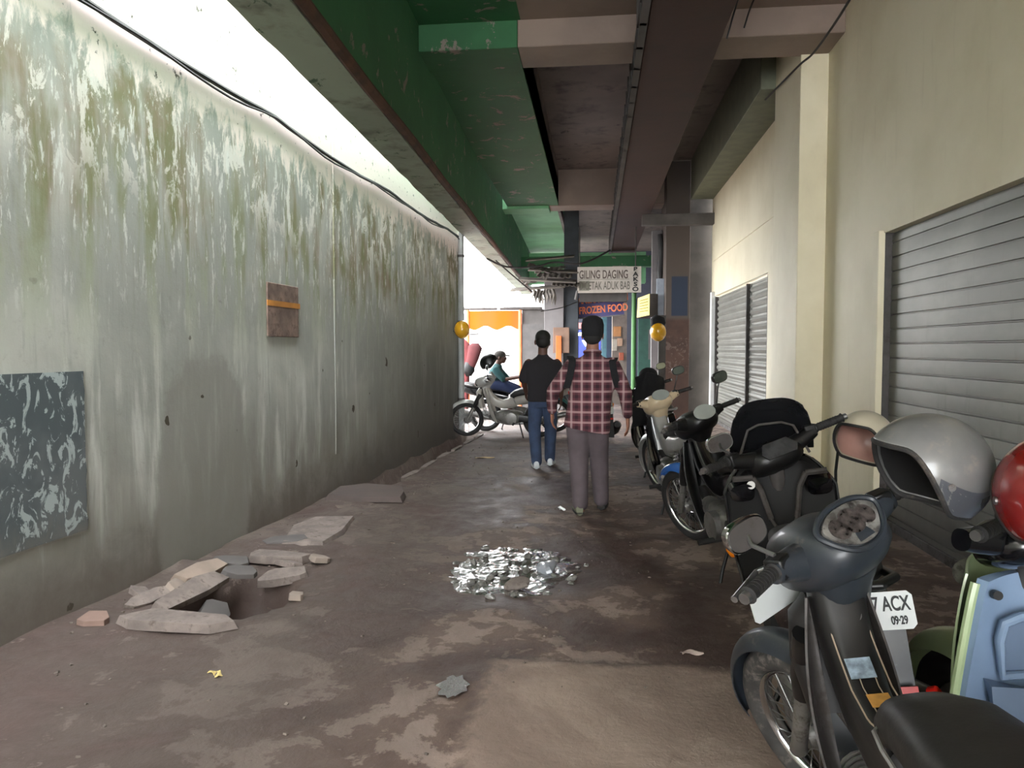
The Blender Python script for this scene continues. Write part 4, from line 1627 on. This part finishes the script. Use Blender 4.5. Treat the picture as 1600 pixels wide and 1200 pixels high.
b.sheet(lambda u, v: (.07 * (v - .5) * 2 * (1 - .35 * u * u), .135 + .085 * u, 1.345 - .012 * u - .02 * abs(v - .5) * 2), 6, 8, .006)
b.build('cap_brim', M('grey_cap_brim', (62, 58, 56), .9), cp)

# ------------------------------------------------------------------ the parked row on the right
ROW = 'motorcycles parked along the right wall'
near = underbone((.755, 1.10, 0), 1, 8, 32, 'dusty black motorcycle nearest the camera with a long seat and a spoked front wheel',
                 dict(body=CHAR, head=NAVY, fender=NAVY, shield=GREYP, spine=CHAR, tyre=TYRE, rim=CHROME), ROW, mirror=(2, 0), detail=True, front_plate=True)
scooter((.86, 2.48, 0), -5, 8, 25, 'black scooter with a smoked windshield parked ahead of the nearest motorcycle',
        dict(body=BLKG, inner=DEEP, head=BLK, tunnel=True, floor=DEEP, tail=BLKG), ROW, mirror=(2, 0), windshield=True, vtrim=True,
        lines=[('37 ACX', .054, .130, .05, 'RIGHT'), ('09\u00b729', .03, .118, .014, 'RIGHT')])
underbone((1.06, 4.45, 0), 15, 8, 20, 'black motorcycle with a blue front fender and an oval dial',
          dict(body=BLKG, head=BLK, fender=BLUEP, shield=BLK, dial='oval', spoke='wire', fend=(40, 138)), ROW, mirror=(0, 1))
underbone((.84, 6.3, 0), 8, 8, 15, 'motorcycle with a cream headset cover behind the blue-fendered one',
          dict(body=SILVER, head=CREAMP, fender=SILVER, shield=BLKG, dial='oval'), ROW, mirror=(0, 1))
underbone((.80, 8.15, 0), 6, 8, 15, 'dark motorcycle with a black jacket over it, farthest of the parked row',
          dict(body=BLKG, head=BLK, fender=BLKG, shield=BLKG), ROW, mirror=(0, 1))
scooter((1.23, 1.08, 0), 0, 6, 16, 'pale green scooter with a light blue inner leg shield at the right edge',
        dict(body=MINT, inner=PALEBLUE, head=BLKG, pocket=True, signal=REDL, shield_w=.24, bar=.19), ROW, mirror=(0, 0), mint=True)
scooter((.12, 10.4, 0), 4, 4, 10, 'white scooter standing beyond the person in plaid',
        dict(body=WHITEB, inner=BLK, head=WHITEB, rear=WHITEB), None, mirror=(0, 0))
underbone((-.90, 12.05, 0), 90, 4, 8, 'grey-white motorcycle parked across the alley end beside the stained wall',
          dict(body=WHITEB, head=SILVER, fender=SILVER, shield=WHITEB, spine=WHITEB, seat=SEATM), None, mirror=(1, 1))
underbone((-1.92, 12.85, 0), -90, 0, 0, 'dark motorcycle under the seated person in a cap',
          dict(body=BLKG, head=BLK, fender=M('teal_fender', (40, 96, 98), .3), shield=BLKG), None, mirror=(0, 1))

# jacket over the far motorcycle
j = MB()


def jk(u, v):
    s = (v - .5) * 2
    return (.16 * s * (1 + .3 * u) + .02 * math.sin(u * 9 + v * 7), -.17 - .06 * math.cos(s * 1.5) + .05 * u + .015 * math.sin(v * 14), .25 - .62 * u - .06 * s * s)


j.sheet(jk, 14, 14, .02)
j.ell((0, -.12, .22), (.11, .09, .09), 18, 10)
o = j.build('jacket', CAPM, None, 70)
o.location = (.62, 9.0, .92)
tag(o, 'black hooded jacket draped over the handlebar of the farthest parked motorcycle', 'jacket')

helmet((.80, 1.88, 1.155), (R(-6), R(4), R(-78)), HGREY, 'large scuffed grey helmet hung on the right grip of the nearest motorcycle', 'open', HDARK, .97, strap=False)
helmet((1.24, 3.58, 1.02), (R(-12), R(5), R(-48)), HBONE, 'dusty pink and bone helmet hung on the grip of the black scooter', 'open', HPINK, 1.0, lining=HPINK)
helmet((1.0, 1.69, 1.13), (R(0), R(0), R(180)), HRED, 'dark red glossy helmet at the right edge of the photo', 'open', None, 1.0)
helmet((-1.74, 12.03, 1.22), (0, 0, R(90)), BLK, 'dark helmet sitting on the handlebar of the grey-white motorcycle', 'open', None, 1.05, strap=False)
helmet((wl(11.95, .17), 11.85, 1.76), (R(95), 0, R(30)), YEL, 'yellow helmet hanging at the far end of the stained left wall', 'half', None, .95, group='yellow helmets on hooks')
helmet((1.0, 12.20, 1.72), (R(125), 0, R(-5)), YEL, 'yellow helmet hanging beside the brown column on the right', 'half', None, 1.0, group='yellow helmets on hooks')
# ------------------------------------------------------------------ rubble, puddle and litter
def slab(loc, sx, sy, h, rot, label, seed, mat=STONE, name='broken_slab', cat='slab'):
    rnd = random.Random(seed)
    n = rnd.choice((6, 7, 8))
    poly = []
    for k in range(n):
        a_ = 2 * PI * k / n + rnd.uniform(-.2, .2)
        c_, s_ = math.cos(a_), math.sin(a_)
        e = .6
        poly.append((math.copysign(abs(c_) ** e, c_) * sx / 2 * rnd.uniform(.74, 1.12), math.copysign(abs(s_) ** e, s_) * sy / 2 * rnd.uniform(.74, 1.12)))
    m_ = MB()
    top = [(x * .95 + rnd.uniform(-.006, .006), y * .95, h + rnd.uniform(-.006, .006)) for x, y in poly]
    bot = [(x * 1.02, y * 1.02, 0) for x, y in poly]
    m_.add(bot + top + [(0, 0, h + .004)], [tuple(range(n))] + [(i, (i + 1) % n, n + (i + 1) % n, n + i) for i in range(n)] + [(n + i, n + (i + 1) % n, 2 * n) for i in range(n)])
    o_ = m_.build(name, mat, None, 20, bevel=.003)
    o_.location = loc
    o_.rotation_euler = rot
    return tag(o_, label, cat, 'broken slabs along the left wall' if name == 'broken_slab' else None)


slab((-2.18, 3.56, .01), .66, .22, .05, (.02, .03, .03), 'long pale slab lying flat in front of the drain hole', 1)
slab((-2.58, 3.50, .0), .16, .13, .07, (.1, .1, .5), 'small pinkish lump left of the long pale slab', 2, M('pink_rubble', (124, 102, 92), .9, bump=.4))
slab((-2.33, 4.02, .02), .16, .60, .045, (.05, .42, -.12), 'tilted grey slab leaning against the wall side of the drain hole', 3)
slab((-2.42, 4.28, .06), .14, .46, .04, (-.05, .5, -.2), 'upper tilted slab between the wall and the drain hole', 4, M('pale_rubble', (134, 120, 108), .9, bump=.4))
slab((-1.98, 4.48, -.03), .36, .16, .05, (.28, -.1, .25), 'grey slab propped over the far edge of the drain hole', 5)
slab((-2.14, 4.78, .0), .46, .22, .05, (-.06, .04, .1), 'dark-edged slab behind the drain hole', 6)
slab((-2.22, 3.98, -.15), .2, .3, .1, (.3, .5, .5), 'dark block fallen into the drain hole', 7, DKGREY)
slab((-2.18, 5.6, .0), .5, 1.0, .035, (0, .02, .02), 'broad low slab along the wall with worn pale spots', 8)
slab((-2.16, 6.92, .02), .78, .66, .05, (.04, .02, .0), 'lifted drain cover at the near end of the open gutter', 9, M('brown_cover', (76, 66, 62), .8, bump=.3))
for k in range(6):
    y = 8.3 + k * .75
    slab((wl(y, .40), y, -.02), .09, .7, .035, (0, .03 * math.sin(k * 3), -.05), 'gutter edge block %s' % ('nearest of the row along the open gutter', 'second of the row along the open gutter', 'third of the row along the open gutter', 'fourth of the row along the open gutter', 'fifth of the row along the open gutter', 'farthest of the row along the open gutter')[k], 20 + k, STONE, 'gutter_block', 'block')

for k, (x, y, z, sx, sy, rx, ry, rz, lb) in enumerate((
        (-2.50, 3.86, .03, .10, .34, .1, .5, -.3, 'thin shard leaning on the wall left of the drain hole'),
        (-2.46, 4.06, .05, .09, .30, -.1, .6, .1, 'thin shard standing just behind the first leaning shard'),
        (-2.22, 4.34, .04, .22, .12, .3, .2, .8, 'small chunk at the far left rim of the drain hole'),
        (-2.02, 4.66, .0, .2, .12, -.2, .1, -.2, 'pale chunk lying between the propped slab and the dark-edged slab'),
        (-1.86, 4.78, .01, .14, .1, .1, .2, .5, 'small chunk at the alley side of the dark-edged slab'),
        (-2.40, 4.60, .02, .26, .2, .05, .2, .3, 'low slab between the wall and the dark-edged slab'),
        (-2.62, 3.95, .02, .12, .16, .2, .3, .9, 'lump of mortar against the wall foot beside the shards'),
        (-1.72, 4.05, .0, .10, .07, 0, .1, .3, 'lone chip on the alley side of the drain hole'),
        (-2.30, 5.25, .0, .34, .22, .05, -.03, .2, 'broken flag at the near corner of the broad low slab'))):
    slab((x, y, z), sx, sy, .035, (rx, ry, rz), lb, 60 + k, (STONE, M('pale_shard', (132, 120, 110), .9, bump=.4), DKGREY)[k % 3], 'rubble_piece', 'rubble')
m = MB()


def ripple(u, v):
    a_ = 2 * PI * u
    rr = (1 + .2 * noise.noise((math.cos(a_) * 2, math.sin(a_) * 2, 4)) + .14 * noise.noise((math.cos(a_) * 6, math.sin(a_) * 6, 9))) * max(v, .001)
    x, y = -.55 + .50 * rr * math.cos(a_), 4.85 + .66 * rr * math.sin(a_)
    z = -.022 + .013 * noise.noise((x * 8, y * 8, 1)) + .006 * noise.noise((x * 19, y * 19, 5)) + .003 * noise.noise((x * 45, y * 45, 2)) - .02 * max(0, v - .85) / .15
    return (x, y, z)


m.sheet(ripple, 160, 60)
tag(m.build('puddle', WATER, None), 'shining muddy puddle in the middle of the alley', 'puddle')
m = MB()
pts = [(-.60 + .06 * math.cos(2 * PI * k / 20) * (1 + .3 * math.sin(k * 2.1)), 3.04 + .10 * math.sin(2 * PI * k / 20) * (1 + .2 * math.cos(k * 3)), .013) for k in range(20)]
m.add(pts, [tuple(range(20))])
tag(m.build('puddle', WATER, None), 'tiny puddle beside the pale slab near the camera', 'puddle')

rnd = random.Random(5)


def stone(loc, r, mat, label, group='wet stones in the puddle', name='stone', flat=.55):
    m_ = MB()
    m_.ell((0, 0, 0), (r, r * rnd.uniform(.6, .95), r * flat), 14, 8)
    sd = rnd.uniform(0, 99)
    m_.v = [v * (1 + .45 * noise.noise((v.x / r * 1.1 + sd, v.y / r * 1.1, v.z / r * 1.1))) for v in m_.v]
    o_ = m_.build(name, mat, None, 25)
    o_.location = loc
    o_.rotation_euler = (rnd.uniform(-.3, .3), rnd.uniform(-.3, .3), rnd.uniform(0, 6))
    return tag(o_, label, 'stone', group)


stone((-.32, 4.83, .0), .085, M('pale_block', (150, 154, 160), .35, coat=.4, bump=.2), 'largest pale grey stone at the right of the puddle', flat=.45)
stone((-.47, 4.45, .01), .075, STONE, 'flat tan brick piece at the near edge of the puddle', flat=.35)
for k in range(46):
    a_, q = rnd.uniform(0, 2 * PI), math.sqrt(rnd.uniform(.0, 1))
    x, y = -.53 + .5 * q * math.cos(a_), 4.86 + .62 * q * math.sin(a_)
    stone((x, y, -.03 + rnd.uniform(0, .018)), rnd.uniform(.014, .045), STONEW, 'small wet stone among many in the middle puddle')
gr = MB()
for k in range(420):
    y = rnd.uniform(2.0, 11)
    x = rnd.uniform(-2.4, .6)
    if k % 3 == 0:
        x, y = rnd.gauss(-.6, .5), rnd.gauss(4.8, .8)
    if k % 5 == 0:
        y = rnd.uniform(3.3, 7.5)
        x = wl(y) + abs(rnd.gauss(.1, .25)) + .05
    if k % 7 == 0:
        y = rnd.uniform(7, 11)
        x = wl(y) + .6 + abs(rnd.gauss(0, .45))
    r = rnd.uniform(.002, .008)
    gr.box((x, y, ground_h(x, y) + r * .3), (r * 2, r * rnd.uniform(1, 2.4), r), (rnd.uniform(-.5, .5), rnd.uniform(-.5, .5), rnd.uniform(0, 3)))
tag(gr.build('grit', M('dull_grit', (108, 98, 90), .85, var=.3), None), 'scattered grit and concrete crumbs over the alley floor', 'grit', None, 'stuff')


def scrap(loc, sx, sy, mat, label, rz=0.0, name='litter_scrap'):
    m_ = MB()
    m_.sheet(lambda u, v: ((u - .5) * sx, (v - .5) * sy + .01 * math.sin(u * 5), .006 + .006 * math.sin(u * 7 + v * 4)), 8, 5, .002)
    o_ = m_.build(name, mat, None)
    o_.location = loc
    o_.rotation_euler = (0, 0, rz)
    return tag(o_, label, 'litter')


scrap((-1.68, 3.07, ground_h(-1.68, 3.07)), .075, .035, M('yellow_wrapper', (212, 190, 122), .6), 'yellow wrapper on the floor in front of the slabs', -.4)
scrap((.46, 3.52, .004), .1, .035, M('pale_wrapper', (190, 172, 162), .6), 'pale crumpled wrapper beside the nearest front wheel', .2)
scrap((-1.45, 9.6, .01), .25, .06, M('tan_scrap', (176, 152, 108), .7), 'tan wood scrap on the floor before the white motorcycle', .3)
scrap((-.3, 6.6, .01), .05, .14, M('silver_scrap', (196, 204, 200), .3), 'shiny plastic strip just left of the plaid-shirted person', .2)

# ------------------------------------------------------------------ far end of the alley
def boxthing(name, lo, hi, mat, label, cat, kind=None, bevel=.006, group=None):
    c_ = [(lo[0] + hi[0]) / 2, (lo[1] + hi[1]) / 2, lo[2]]
    o_ = MB().bb(lo, hi).build(name, mat, None, 30, bevel, origin=c_)
    return tag(o_, label, cat, group, kind)


boxthing('dark_post', (1.02, 12.36, 0), (1.14, 12.48, 2.0), DKGREY, 'dark post carrying the right yellow helmet and the black bag', 'post')
m = MB()
m.sweep([(.98, 12.25, 1.80, .10, .10), (1.0, 12.25, 1.9, .13, .10), (1.03, 12.25, 1.98, .08, .06)], seg=14)
tag(m.build('black_bag', CAPM, None, 70), 'black cloth bag bunched above the right yellow helmet', 'bag')

t = MB()
t.bb((1.39, 15.25, -.05), (1.87, 16.4, 5.2))
o = t.build('trim_15', None, None, 30, .01)


def column_mat():
    q = NT('brown_painted_column')
    p = q.coord('Position')
    x, y, z = q.sep(p)
    n_ = q.noise(p, 3, 6, .6)
    c_ = q.mix(q.ramp(n_, .35, .65), lin((62, 44, 37)), lin((76, 54, 45)))
    c_ = q.mix(q.ramp(z, 2.0, 2.1), c_, lin((76, 67, 62)))
    bl = q.math('MULTIPLY', q.math('MULTIPLY', q.ramp(z, 2.10, 2.13), q.ramp(z, 2.92, 2.89)), q.math('MULTIPLY', q.ramp(x, 1.5, 1.52), q.ramp(x, 1.84, 1.82)))
    c_ = q.mix(bl, c_, lin((36, 46, 64)))
    gf = q.math('MULTIPLY', q.ramp(q.noise(p, 9, 3, .5, 1.5), .56, .6), q.math('MULTIPLY', q.ramp(z, .9, 1.0), q.ramp(z, 1.75, 1.6)))
    c_ = q.mix(q.math('MULTIPLY', gf, .5), c_, lin((110, 96, 90)))
    q.set('Base Color', c_)
    q.set('Roughness', .8)
    return q.m


o.data.materials.append(column_mat())
struct(o, 'brown painted column with a blue patch and chalk scrawls', 'column')
t = MB()
t.bb((1.87, 15.4, -.05), (2.5, 16.4, 5.2))
struct(t.build('trim_16', DKGREY, None, 30), 'dark wall beside the brown column', 'wall')
boxthing('post', (1.17, 16.0, 0), (1.39, 16.2, 3.95), PLASTER, 'pale plaster post left of the brown column', 'post')
m = MB()
m.sweep([(1.32, 15.9, 3.85, .05, .05), (1.36, 15.88, 3.5, .06, .05), (1.33, 15.9, 3.1, .07, .06), (1.34, 15.92, 2.8, .03, .03)], seg=12)
tag(m.build('cable_bundle', CABLE, None, 60), 'black lump of tangled cable hanging on the pale post', 'cable')
boxthing('metal_panel', (1.24, 15.6, 2.1), (1.45, 15.66, 2.9), M('grey_blue_panel', (140, 148, 158), .5), 'grey-blue panel fixed above the right yellow helmet', 'panel')
t = thing('light_box_sign', 'yellow box sign standing out beside the green pole', 'sign', (.96, 15.4, 2.08))
m = MB()
m.prism([(.13, 0, .05), (-.12, .12, 0), (-.10, .12, .42), (.13, 0, .5)], (.18, .16, 0))
m.build('box', DKGREY, t, bevel=.006)
m = MB()
m.tube([(.22, .12, .3), (.30, .62, .3)], .02, 8)
m.build('bracket', STEEL, t)
m = MB()
m.prism([(.125, -.004, .06), (-.118, .11, .012), (-.098, .11, .41), (.125, -.004, .488)], (-.006, -.006, 0))
m.build('face', M('yellow_sign_face', (226, 208, 120), .5, emit=.05), t)
m = MB()
for k in range(5):
    m.prism([(.09, .0, .40 - k * .06), (-.06, .075, .36 - k * .055), (-.06, .075, .345 - k * .055), (.09, .0, .385 - k * .06)], (-.014, -.014, 0))
m.build('lettering', M('olive_letters', (150, 140, 70), .6), t)
m = MB()
m.tube([(.87, 17.4, 0), (.87, 17.4, 3.3)], .055, 14)
tag(m.build('green_pole', M('bright_green_paint', (70, 118, 62), .5), None), 'bright green pole under the right end of the white sign', 'pole')
t = thing('teal_door', 'teal door with a pale notice right of the green pole', 'door', (1.2, 17.6, 0))
m = MB()
m.bb((-.22, 0, 0), (.24, .05, 2.15))
m.build('door_leaf', M('teal_paint', (62, 100, 90), .6), t, bevel=.005)
m = MB()
m.bb((.02, -.01, 1.2), (.2, 0.0, 1.9))
m.build('notice', PLASTER, t)
w = MB()
w.bb((.42, 19.5, 0), (.80, 20, 3.6))
struct(w.build('trim_17', M('shop_white_wall', (140, 128, 120), .8), None), 'pale shop wall with small orange notices', 'wall')
for k, (x, z, sx, sz, cc) in enumerate(((.55, 1.9, .2, .26, (206, 148, 100)), (.48, 1.55, .13, .3, (206, 196, 184)), (.66, 1.25, .12, .2, (196, 110, 86)), (.62, 1.62, .14, .2, (214, 176, 150)))):
    boxthing('notice', (x - sx / 2, 19.47, z - sz / 2), (x + sx / 2, 19.495, z + sz / 2), M('notice_paper_%d' % k, cc, .8),
             ('largest orange notice on the pale shop wall', 'tall white notice at the left of the pale shop wall', 'lowest reddish notice on the pale shop wall', 'pale orange notice at the middle of the pale shop wall')[k], 'notice', group='paper notices on the shop wall')
for k, (x, cc) in enumerate(((.24, (74, 112, 124)), (.38, (50, 66, 88)))):
    boxthing('shop_pillar', (x - .08, 21.0, 0), (x + .06, 21.3, 3.6), M('shop_pillar_paint_%d' % k, cc, .6), ('teal pillar at the left of the pale shop wall', 'dark blue pillar touching the pale shop wall')[k], 'pillar')
w = MB()
w.bb((-1.0, 29, 0), (5, 29.3, 5.4))
w.bb((2.6, 16, 0), (2.8, 29.3, 5.4))
struct(w.build('wall_back', M('dark_blue_shop_wall', (48, 50, 62), .8), None), 'dark wall closing the far passage', 'wall')
EM = M('lit_white_panel', (226, 236, 255), .5, emit=1.2)
t = thing('shop_display', 'lit blue and white shop display deep in the passage', 'display', (-.35, 24, 1.1))
m = MB()
m.bb((-.4, 0, 0), (.5, .05, .95))
m.build('panel', M('display_blue', (54, 66, 150), .5, emit=.10), t)
m = MB()
m.prism([(-.1, -.01, .62), (.28, -.01, .58), (.3, -.01, .40), (.38, -.01, .1), (.1, -.01, .05), (.16, -.01, .35), (0, -.01, .45)], (0, -.01, 0))
m.prism([(-.38, -.01, .84), (.2, -.01, .9), (.2, -.01, .82), (-.3, -.01, .76)], (0, -.01, 0))
m.build('lit_shape', EM, t)
t = boxthing('shop_sign', (-.75, 23.9, 2.1), (-.18, 23.95, 2.28), M('pink_sign_face', (214, 132, 132), .6, emit=.06), 'small pink sign above the lit blue display', 'sign')
for k, (x, y, z, r) in enumerate(((-.12, 22.5, 2.35, .06), (-.32, 22, 2.1, .09))):
    tl = thing('ceiling_lamp', ('smaller bright lamp under the blue sign', 'larger round lamp under the blue sign')[k], 'lamp', (x, y, z))
    MB().ell((0, 0, 0), (r, r, r * .8), 16, 10).build('globe', M('lamp_globe_%d' % k, (255, 250, 240), .4, emit=1.6 if k == 0 else .25), tl)
    MB().tube([(0, 0, r * .7), (0, 0, 1.4)], .012, 8).build('stem', DKGREY, tl)

# white hanging board sign
t = thing('hanging_sign', 'white hand-painted board hanging under the end of the rust-red girder', 'sign', (.28, 17.0, 2.72))
m = MB()
m.bb((-.71, 0, 0), (.73, .04, .59))
m.build('board', M('weathered_white_board', (186, 178, 168), .7, var=.08), t, bevel=.004)
m = MB()
m.bb((-.67, -.0015, .30), (.46, 0, .31))
m.bb((-.67, -.0015, .05), (-.44, 0, .27))
m.build('painted_band', M('faded_grey_green', (128, 128, 114), .8), t)
L1 = M('brown_letters', (88, 76, 70), .7)
L2 = M('faded_grey_letters', (108, 104, 96), .7)
text('GILING DAGING', .265, (-.67, -.004, .325), L1, t, 'lettering', sx=.56, ext=.003, bold=.004)
text('DICETAK ADUK BAB', .26, (-.665, -.004, .075), L2, t, 'lettering', sx=.475, ext=.003, bold=.003)
for k, ch in enumerate('BAKSO'):
    text(ch, .13, (.60, -.004, .482 - k * .112), INK, t, 'lettering', sx=1.3, ext=.003, bold=.005, align='CENTER')
for s in (-.66, .6):
    m = MB()
    m.tube([(s, .02, .58), (s, .02, 1.5)], .014, 6)
    m.build('hanger', DKGREY, t)
m = MB()
m.tube([(-.71, .02, .05), (-.75, .02, -.15)], .03, 8)
m.build('bracket', PLASTER, t)
t = thing('banner_sign', 'blue banner with orange letters below the white hanging board', 'sign', (-.44, 18.0, 2.18), (0, R(-4), R(-8)))
m = MB()
m.sheet(lambda u, v: (1.12 * u, .02 * math.sin(u * 8), .56 * v), 16, 3, .01)
m.build('banner', M('banner_blue', (70, 66, 112), .7, var=.15), t)
OR = M('banner_orange', (226, 128, 84), .7)
text('FROZEN FOOD', .235, (.04, -.022, .10), OR, t, 'lettering', sx=.72, ext=.003, bold=.006)
text('ANEKA OLAHAN', .235, (.03, -.022, .345), OR, t, 'lettering', sx=.67, ext=.003, bold=.006)
m = MB()
m.tube([(-.01, 0, 0), (1.13, 0, 0)], .016, 8)
m.build('bottom_bar', PLASTER, t)
boxthing('dark_board', (-.40, 17.6, 2.55), (.72, 17.66, 2.80), DKGREY, 'dark board showing between the white sign and the blue banner', 'board')

# left part of the far end: pillars, stall, awning
w = MB()
w.bb((-1.22, 17.5, 0), (-.76, 17.95, 3.3))
struct(w.build('trim_18', PLASTER, None, 30, .01), 'pale plaster pillar behind the black-shirted person', 'pillar')
w = MB()
w.bb((-.76, 17.6, 0), (-.42, 18.0, 5.2))
struct(w.build('trim_19', M('blue_grey_column', (64, 69, 74), .8), None, 30, .01), 'blue-grey column beside the pale pillar', 'column')
w = MB()
w.bb((-1.85, 18.0, -.02), (-1.2, 18.2, 2.05))
struct(w.build('trim_20', M('grey_end_wall', (84, 81, 80), .8), None, 30), 'grey wall piece left of the pale pillar', 'wall')
boxthing('stall_fascia', (-1.80, 18.06, 2.02), (-1.18, 18.2, 2.42), DKGREY, 'dark grey fascia right of the bright stall', 'fascia')
t = thing('market_stall', 'bright stall with an orange valance in the open daylight at the far left', 'stall', (-2.5, 18.0, 0))
for x in (-.64, .66):
    m = MB()
    m.tube([(x, 0, 0), (x, 0, 2.4)], .045, 10)
    m.build('post', M('orange_post', (226, 128, 80), .6), t)
for x0, x1 in ((-.72, .10), (.16, 1.2)):
    m = MB()
    m.tube([(x0, -.02, 2.43), (x1, -.02, 2.43)], .04, 8)
    m.build('top_rail', GREYP, t)


def tarp():
    q = NT('orange_tarpaulin')
    q.set('Base Color', lin((215, 78, 16)))
    q.set('Roughness', .6)
    q.set('Transmission Weight', 0.0)
    q.set('Subsurface Weight', 0.0)
    tr = q.n('ShaderNodeBsdfTranslucent')
    tr.inputs[0].default_value = lin((215, 80, 18))
    mx = q.n('ShaderNodeMixShader')
    mx.inputs[0].default_value = .7
    q.t.links.new(q.b.outputs[0], mx.inputs[1])
    q.t.links.new(tr.outputs[0], mx.inputs[2])
    q.t.links.new(mx.outputs[0], q.t.nodes['Material Output'].inputs[0])
    return q.m


m = MB()
m.sheet(lambda u, v: (-.62 + 1.26 * u, .04 * math.sin(u * 9), 2.38 - (.42 + .05 * math.sin(u * 14)) * v), 30, 4)
m.build('valance', tarp(), t)
m = MB()
m.bb((-.6, .5, 0), (.6, 1.1, .85))
m.build('counter', WHITE, t, bevel=.01)
w = MB()
w.bb((-9, 24, 0), (-1.2, 24.3, 2.6))
struct(w.build('wall_far', M('white_glare_wall', (236, 236, 232), .8), None), 'added white wall standing in for the glare behind the stall', 'wall')  # white wall added so the view behind the stall overexposes
t = thing('tattered_awning', 'tattered grey awning of planks and cloth rags above the stall', 'awning', (-1.0, 16.6, 2.6))
PL = M('weathered_plank', (110, 102, 94), .85, var=.25)
for k, (x0, x1, z0, z1, d) in enumerate(((-.75, .55, .38, .30, .0), (-.95, .30, .14, .22, .15), (-.55, .6, .62, .55, .3), (-.6, .5, .82, .90, .2))):
    m = MB()
    m.prism([(x0, d, z0), (x1, d, z1), (x1, d + .5, z1 + .1), (x0, d + .5, z0 + .1)], (0, 0, .03))
    m.build('plank', PL, t)
for k, (x0, x1, z0, z1, d, h) in enumerate(((-.55, .05, .70, .52, .05, .03), (-.35, .45, .48, .44, .12, .05), (-.7, -.1, .30, .42, .2, .02), (.0, .62, .26, .24, .0, .06), (-.4, .3, .56, .66, .25, .03))):
    m = MB()
    m.sheet(lambda u, v: (x0 + (x1 - x0) * u, d + .5 * v, z0 + (z1 - z0) * u + h * .2 * math.sin(u * 40) + .14 * v + .03 * noise.noise((u * 5, v * 3, k))), 60, 6, .006)
    m.build('roof_sheet', PL, t, 60)
CL = M('grey_rag_cloth', (104, 98, 92), .9, var=.25)
for k in range(6):
    m = MB()
    x0 = -.42 + k * .085
    ln = .18 + .12 * abs(math.sin(k * 2.3))
    m.sheet(lambda u, v: (x0 + .09 * u + .02 * math.sin(v * 5 + k), -.03 - .03 * math.sin(u * 6 + k) - .03 * v, .16 + .02 * (k % 2) - ln * v * (1 + .3 * math.sin(u * 9 + k))), 8, 8, .006)
    m.build('rag', CL, t, 60)
wire('cable_span', [(-2.3, 15.5, 3.35), (-1.9, 15.8, 3.2), (-1.3, 16, 3.22), (-.9, 16.1, 3.32), (-.3, 16.2, 3.3), (.3, 16.4, 3.6)], .02, 'thick black cable slung across the far end above the awning')
wire('cable_span', [(-2.1, 15.5, 3.3), (-1.7, 15.9, 2.95), (-1.4, 16.2, 2.7)], .014, 'thin black cable dropping to the awning')
wire('cable_span', [(-1.25, 16.8, 2.3), (-.8, 17.2, 2.4), (-.42, 17.4, 2.55)], .01, 'thin cable drooping past the pale pillar')
boxthing('orange_banner', (-.93, 17.3, .2), (-.80, 17.34, 1.75), M('orange_banner_cloth', (200, 98, 42), .7), 'narrow orange banner standing at the pale pillar', 'banner')
boxthing('tan_board', (-1.0, 17.36, 1.35), (-.62, 17.40, 1.95), M('tan_board_paint', (116, 92, 78), .8), 'tan board behind the narrow orange banner', 'board')

# red cloth bundle at the wall's end
t = thing('hanging_cloth', 'faded red jackets hanging at the end of the stained wall', 'clothes', (-2.28, 13.35, 0))
RC = M('faded_red_cloth', (120, 58, 60), .9, var=.15)
m = MB()
m.sweep([(-.16, 0, 1.62, .05, .06), (-.12, 0, 1.5, .12, .09), (-.08, .02, 1.3, .14, .10), (-.1, 0, 1.1, .10, .09), (-.1, 0, .7, .07, .07), (-.1, 0, .35, .05, .05)], seg=18)
m.v = [v + Vector((.02 * noise.noise((v.x * 8, v.y * 8, v.z * 5)), 0, 0)) for v in m.v]
m.build('long_jacket', RC, t, 70)
m = MB()
m.sweep([(.10, -.05, 1.55, .06, .05), (.10, -.05, 1.48, .13, .08), (.05, -.05, 1.28, .11, .09), (.0, -.05, 1.12, .09, .08)], seg=18)
m.build('short_jacket', M('dark_red_cloth', (92, 44, 46), .9), t, 70)
m = MB()
m.sweep([(.0, -.06, 1.2, .09, .07), (-.02, -.06, 1.05, .11, .08), (-.02, -.06, .95, .05, .05)], seg=16)
m.build('dark_bag', BLK, t, 70)
m = MB()
m.tube([(-.2, 0, 0), (-.2, 0, 1.7), (.15, 0, 1.72)], .015, 8)
m.build('rail', GREYP, t)
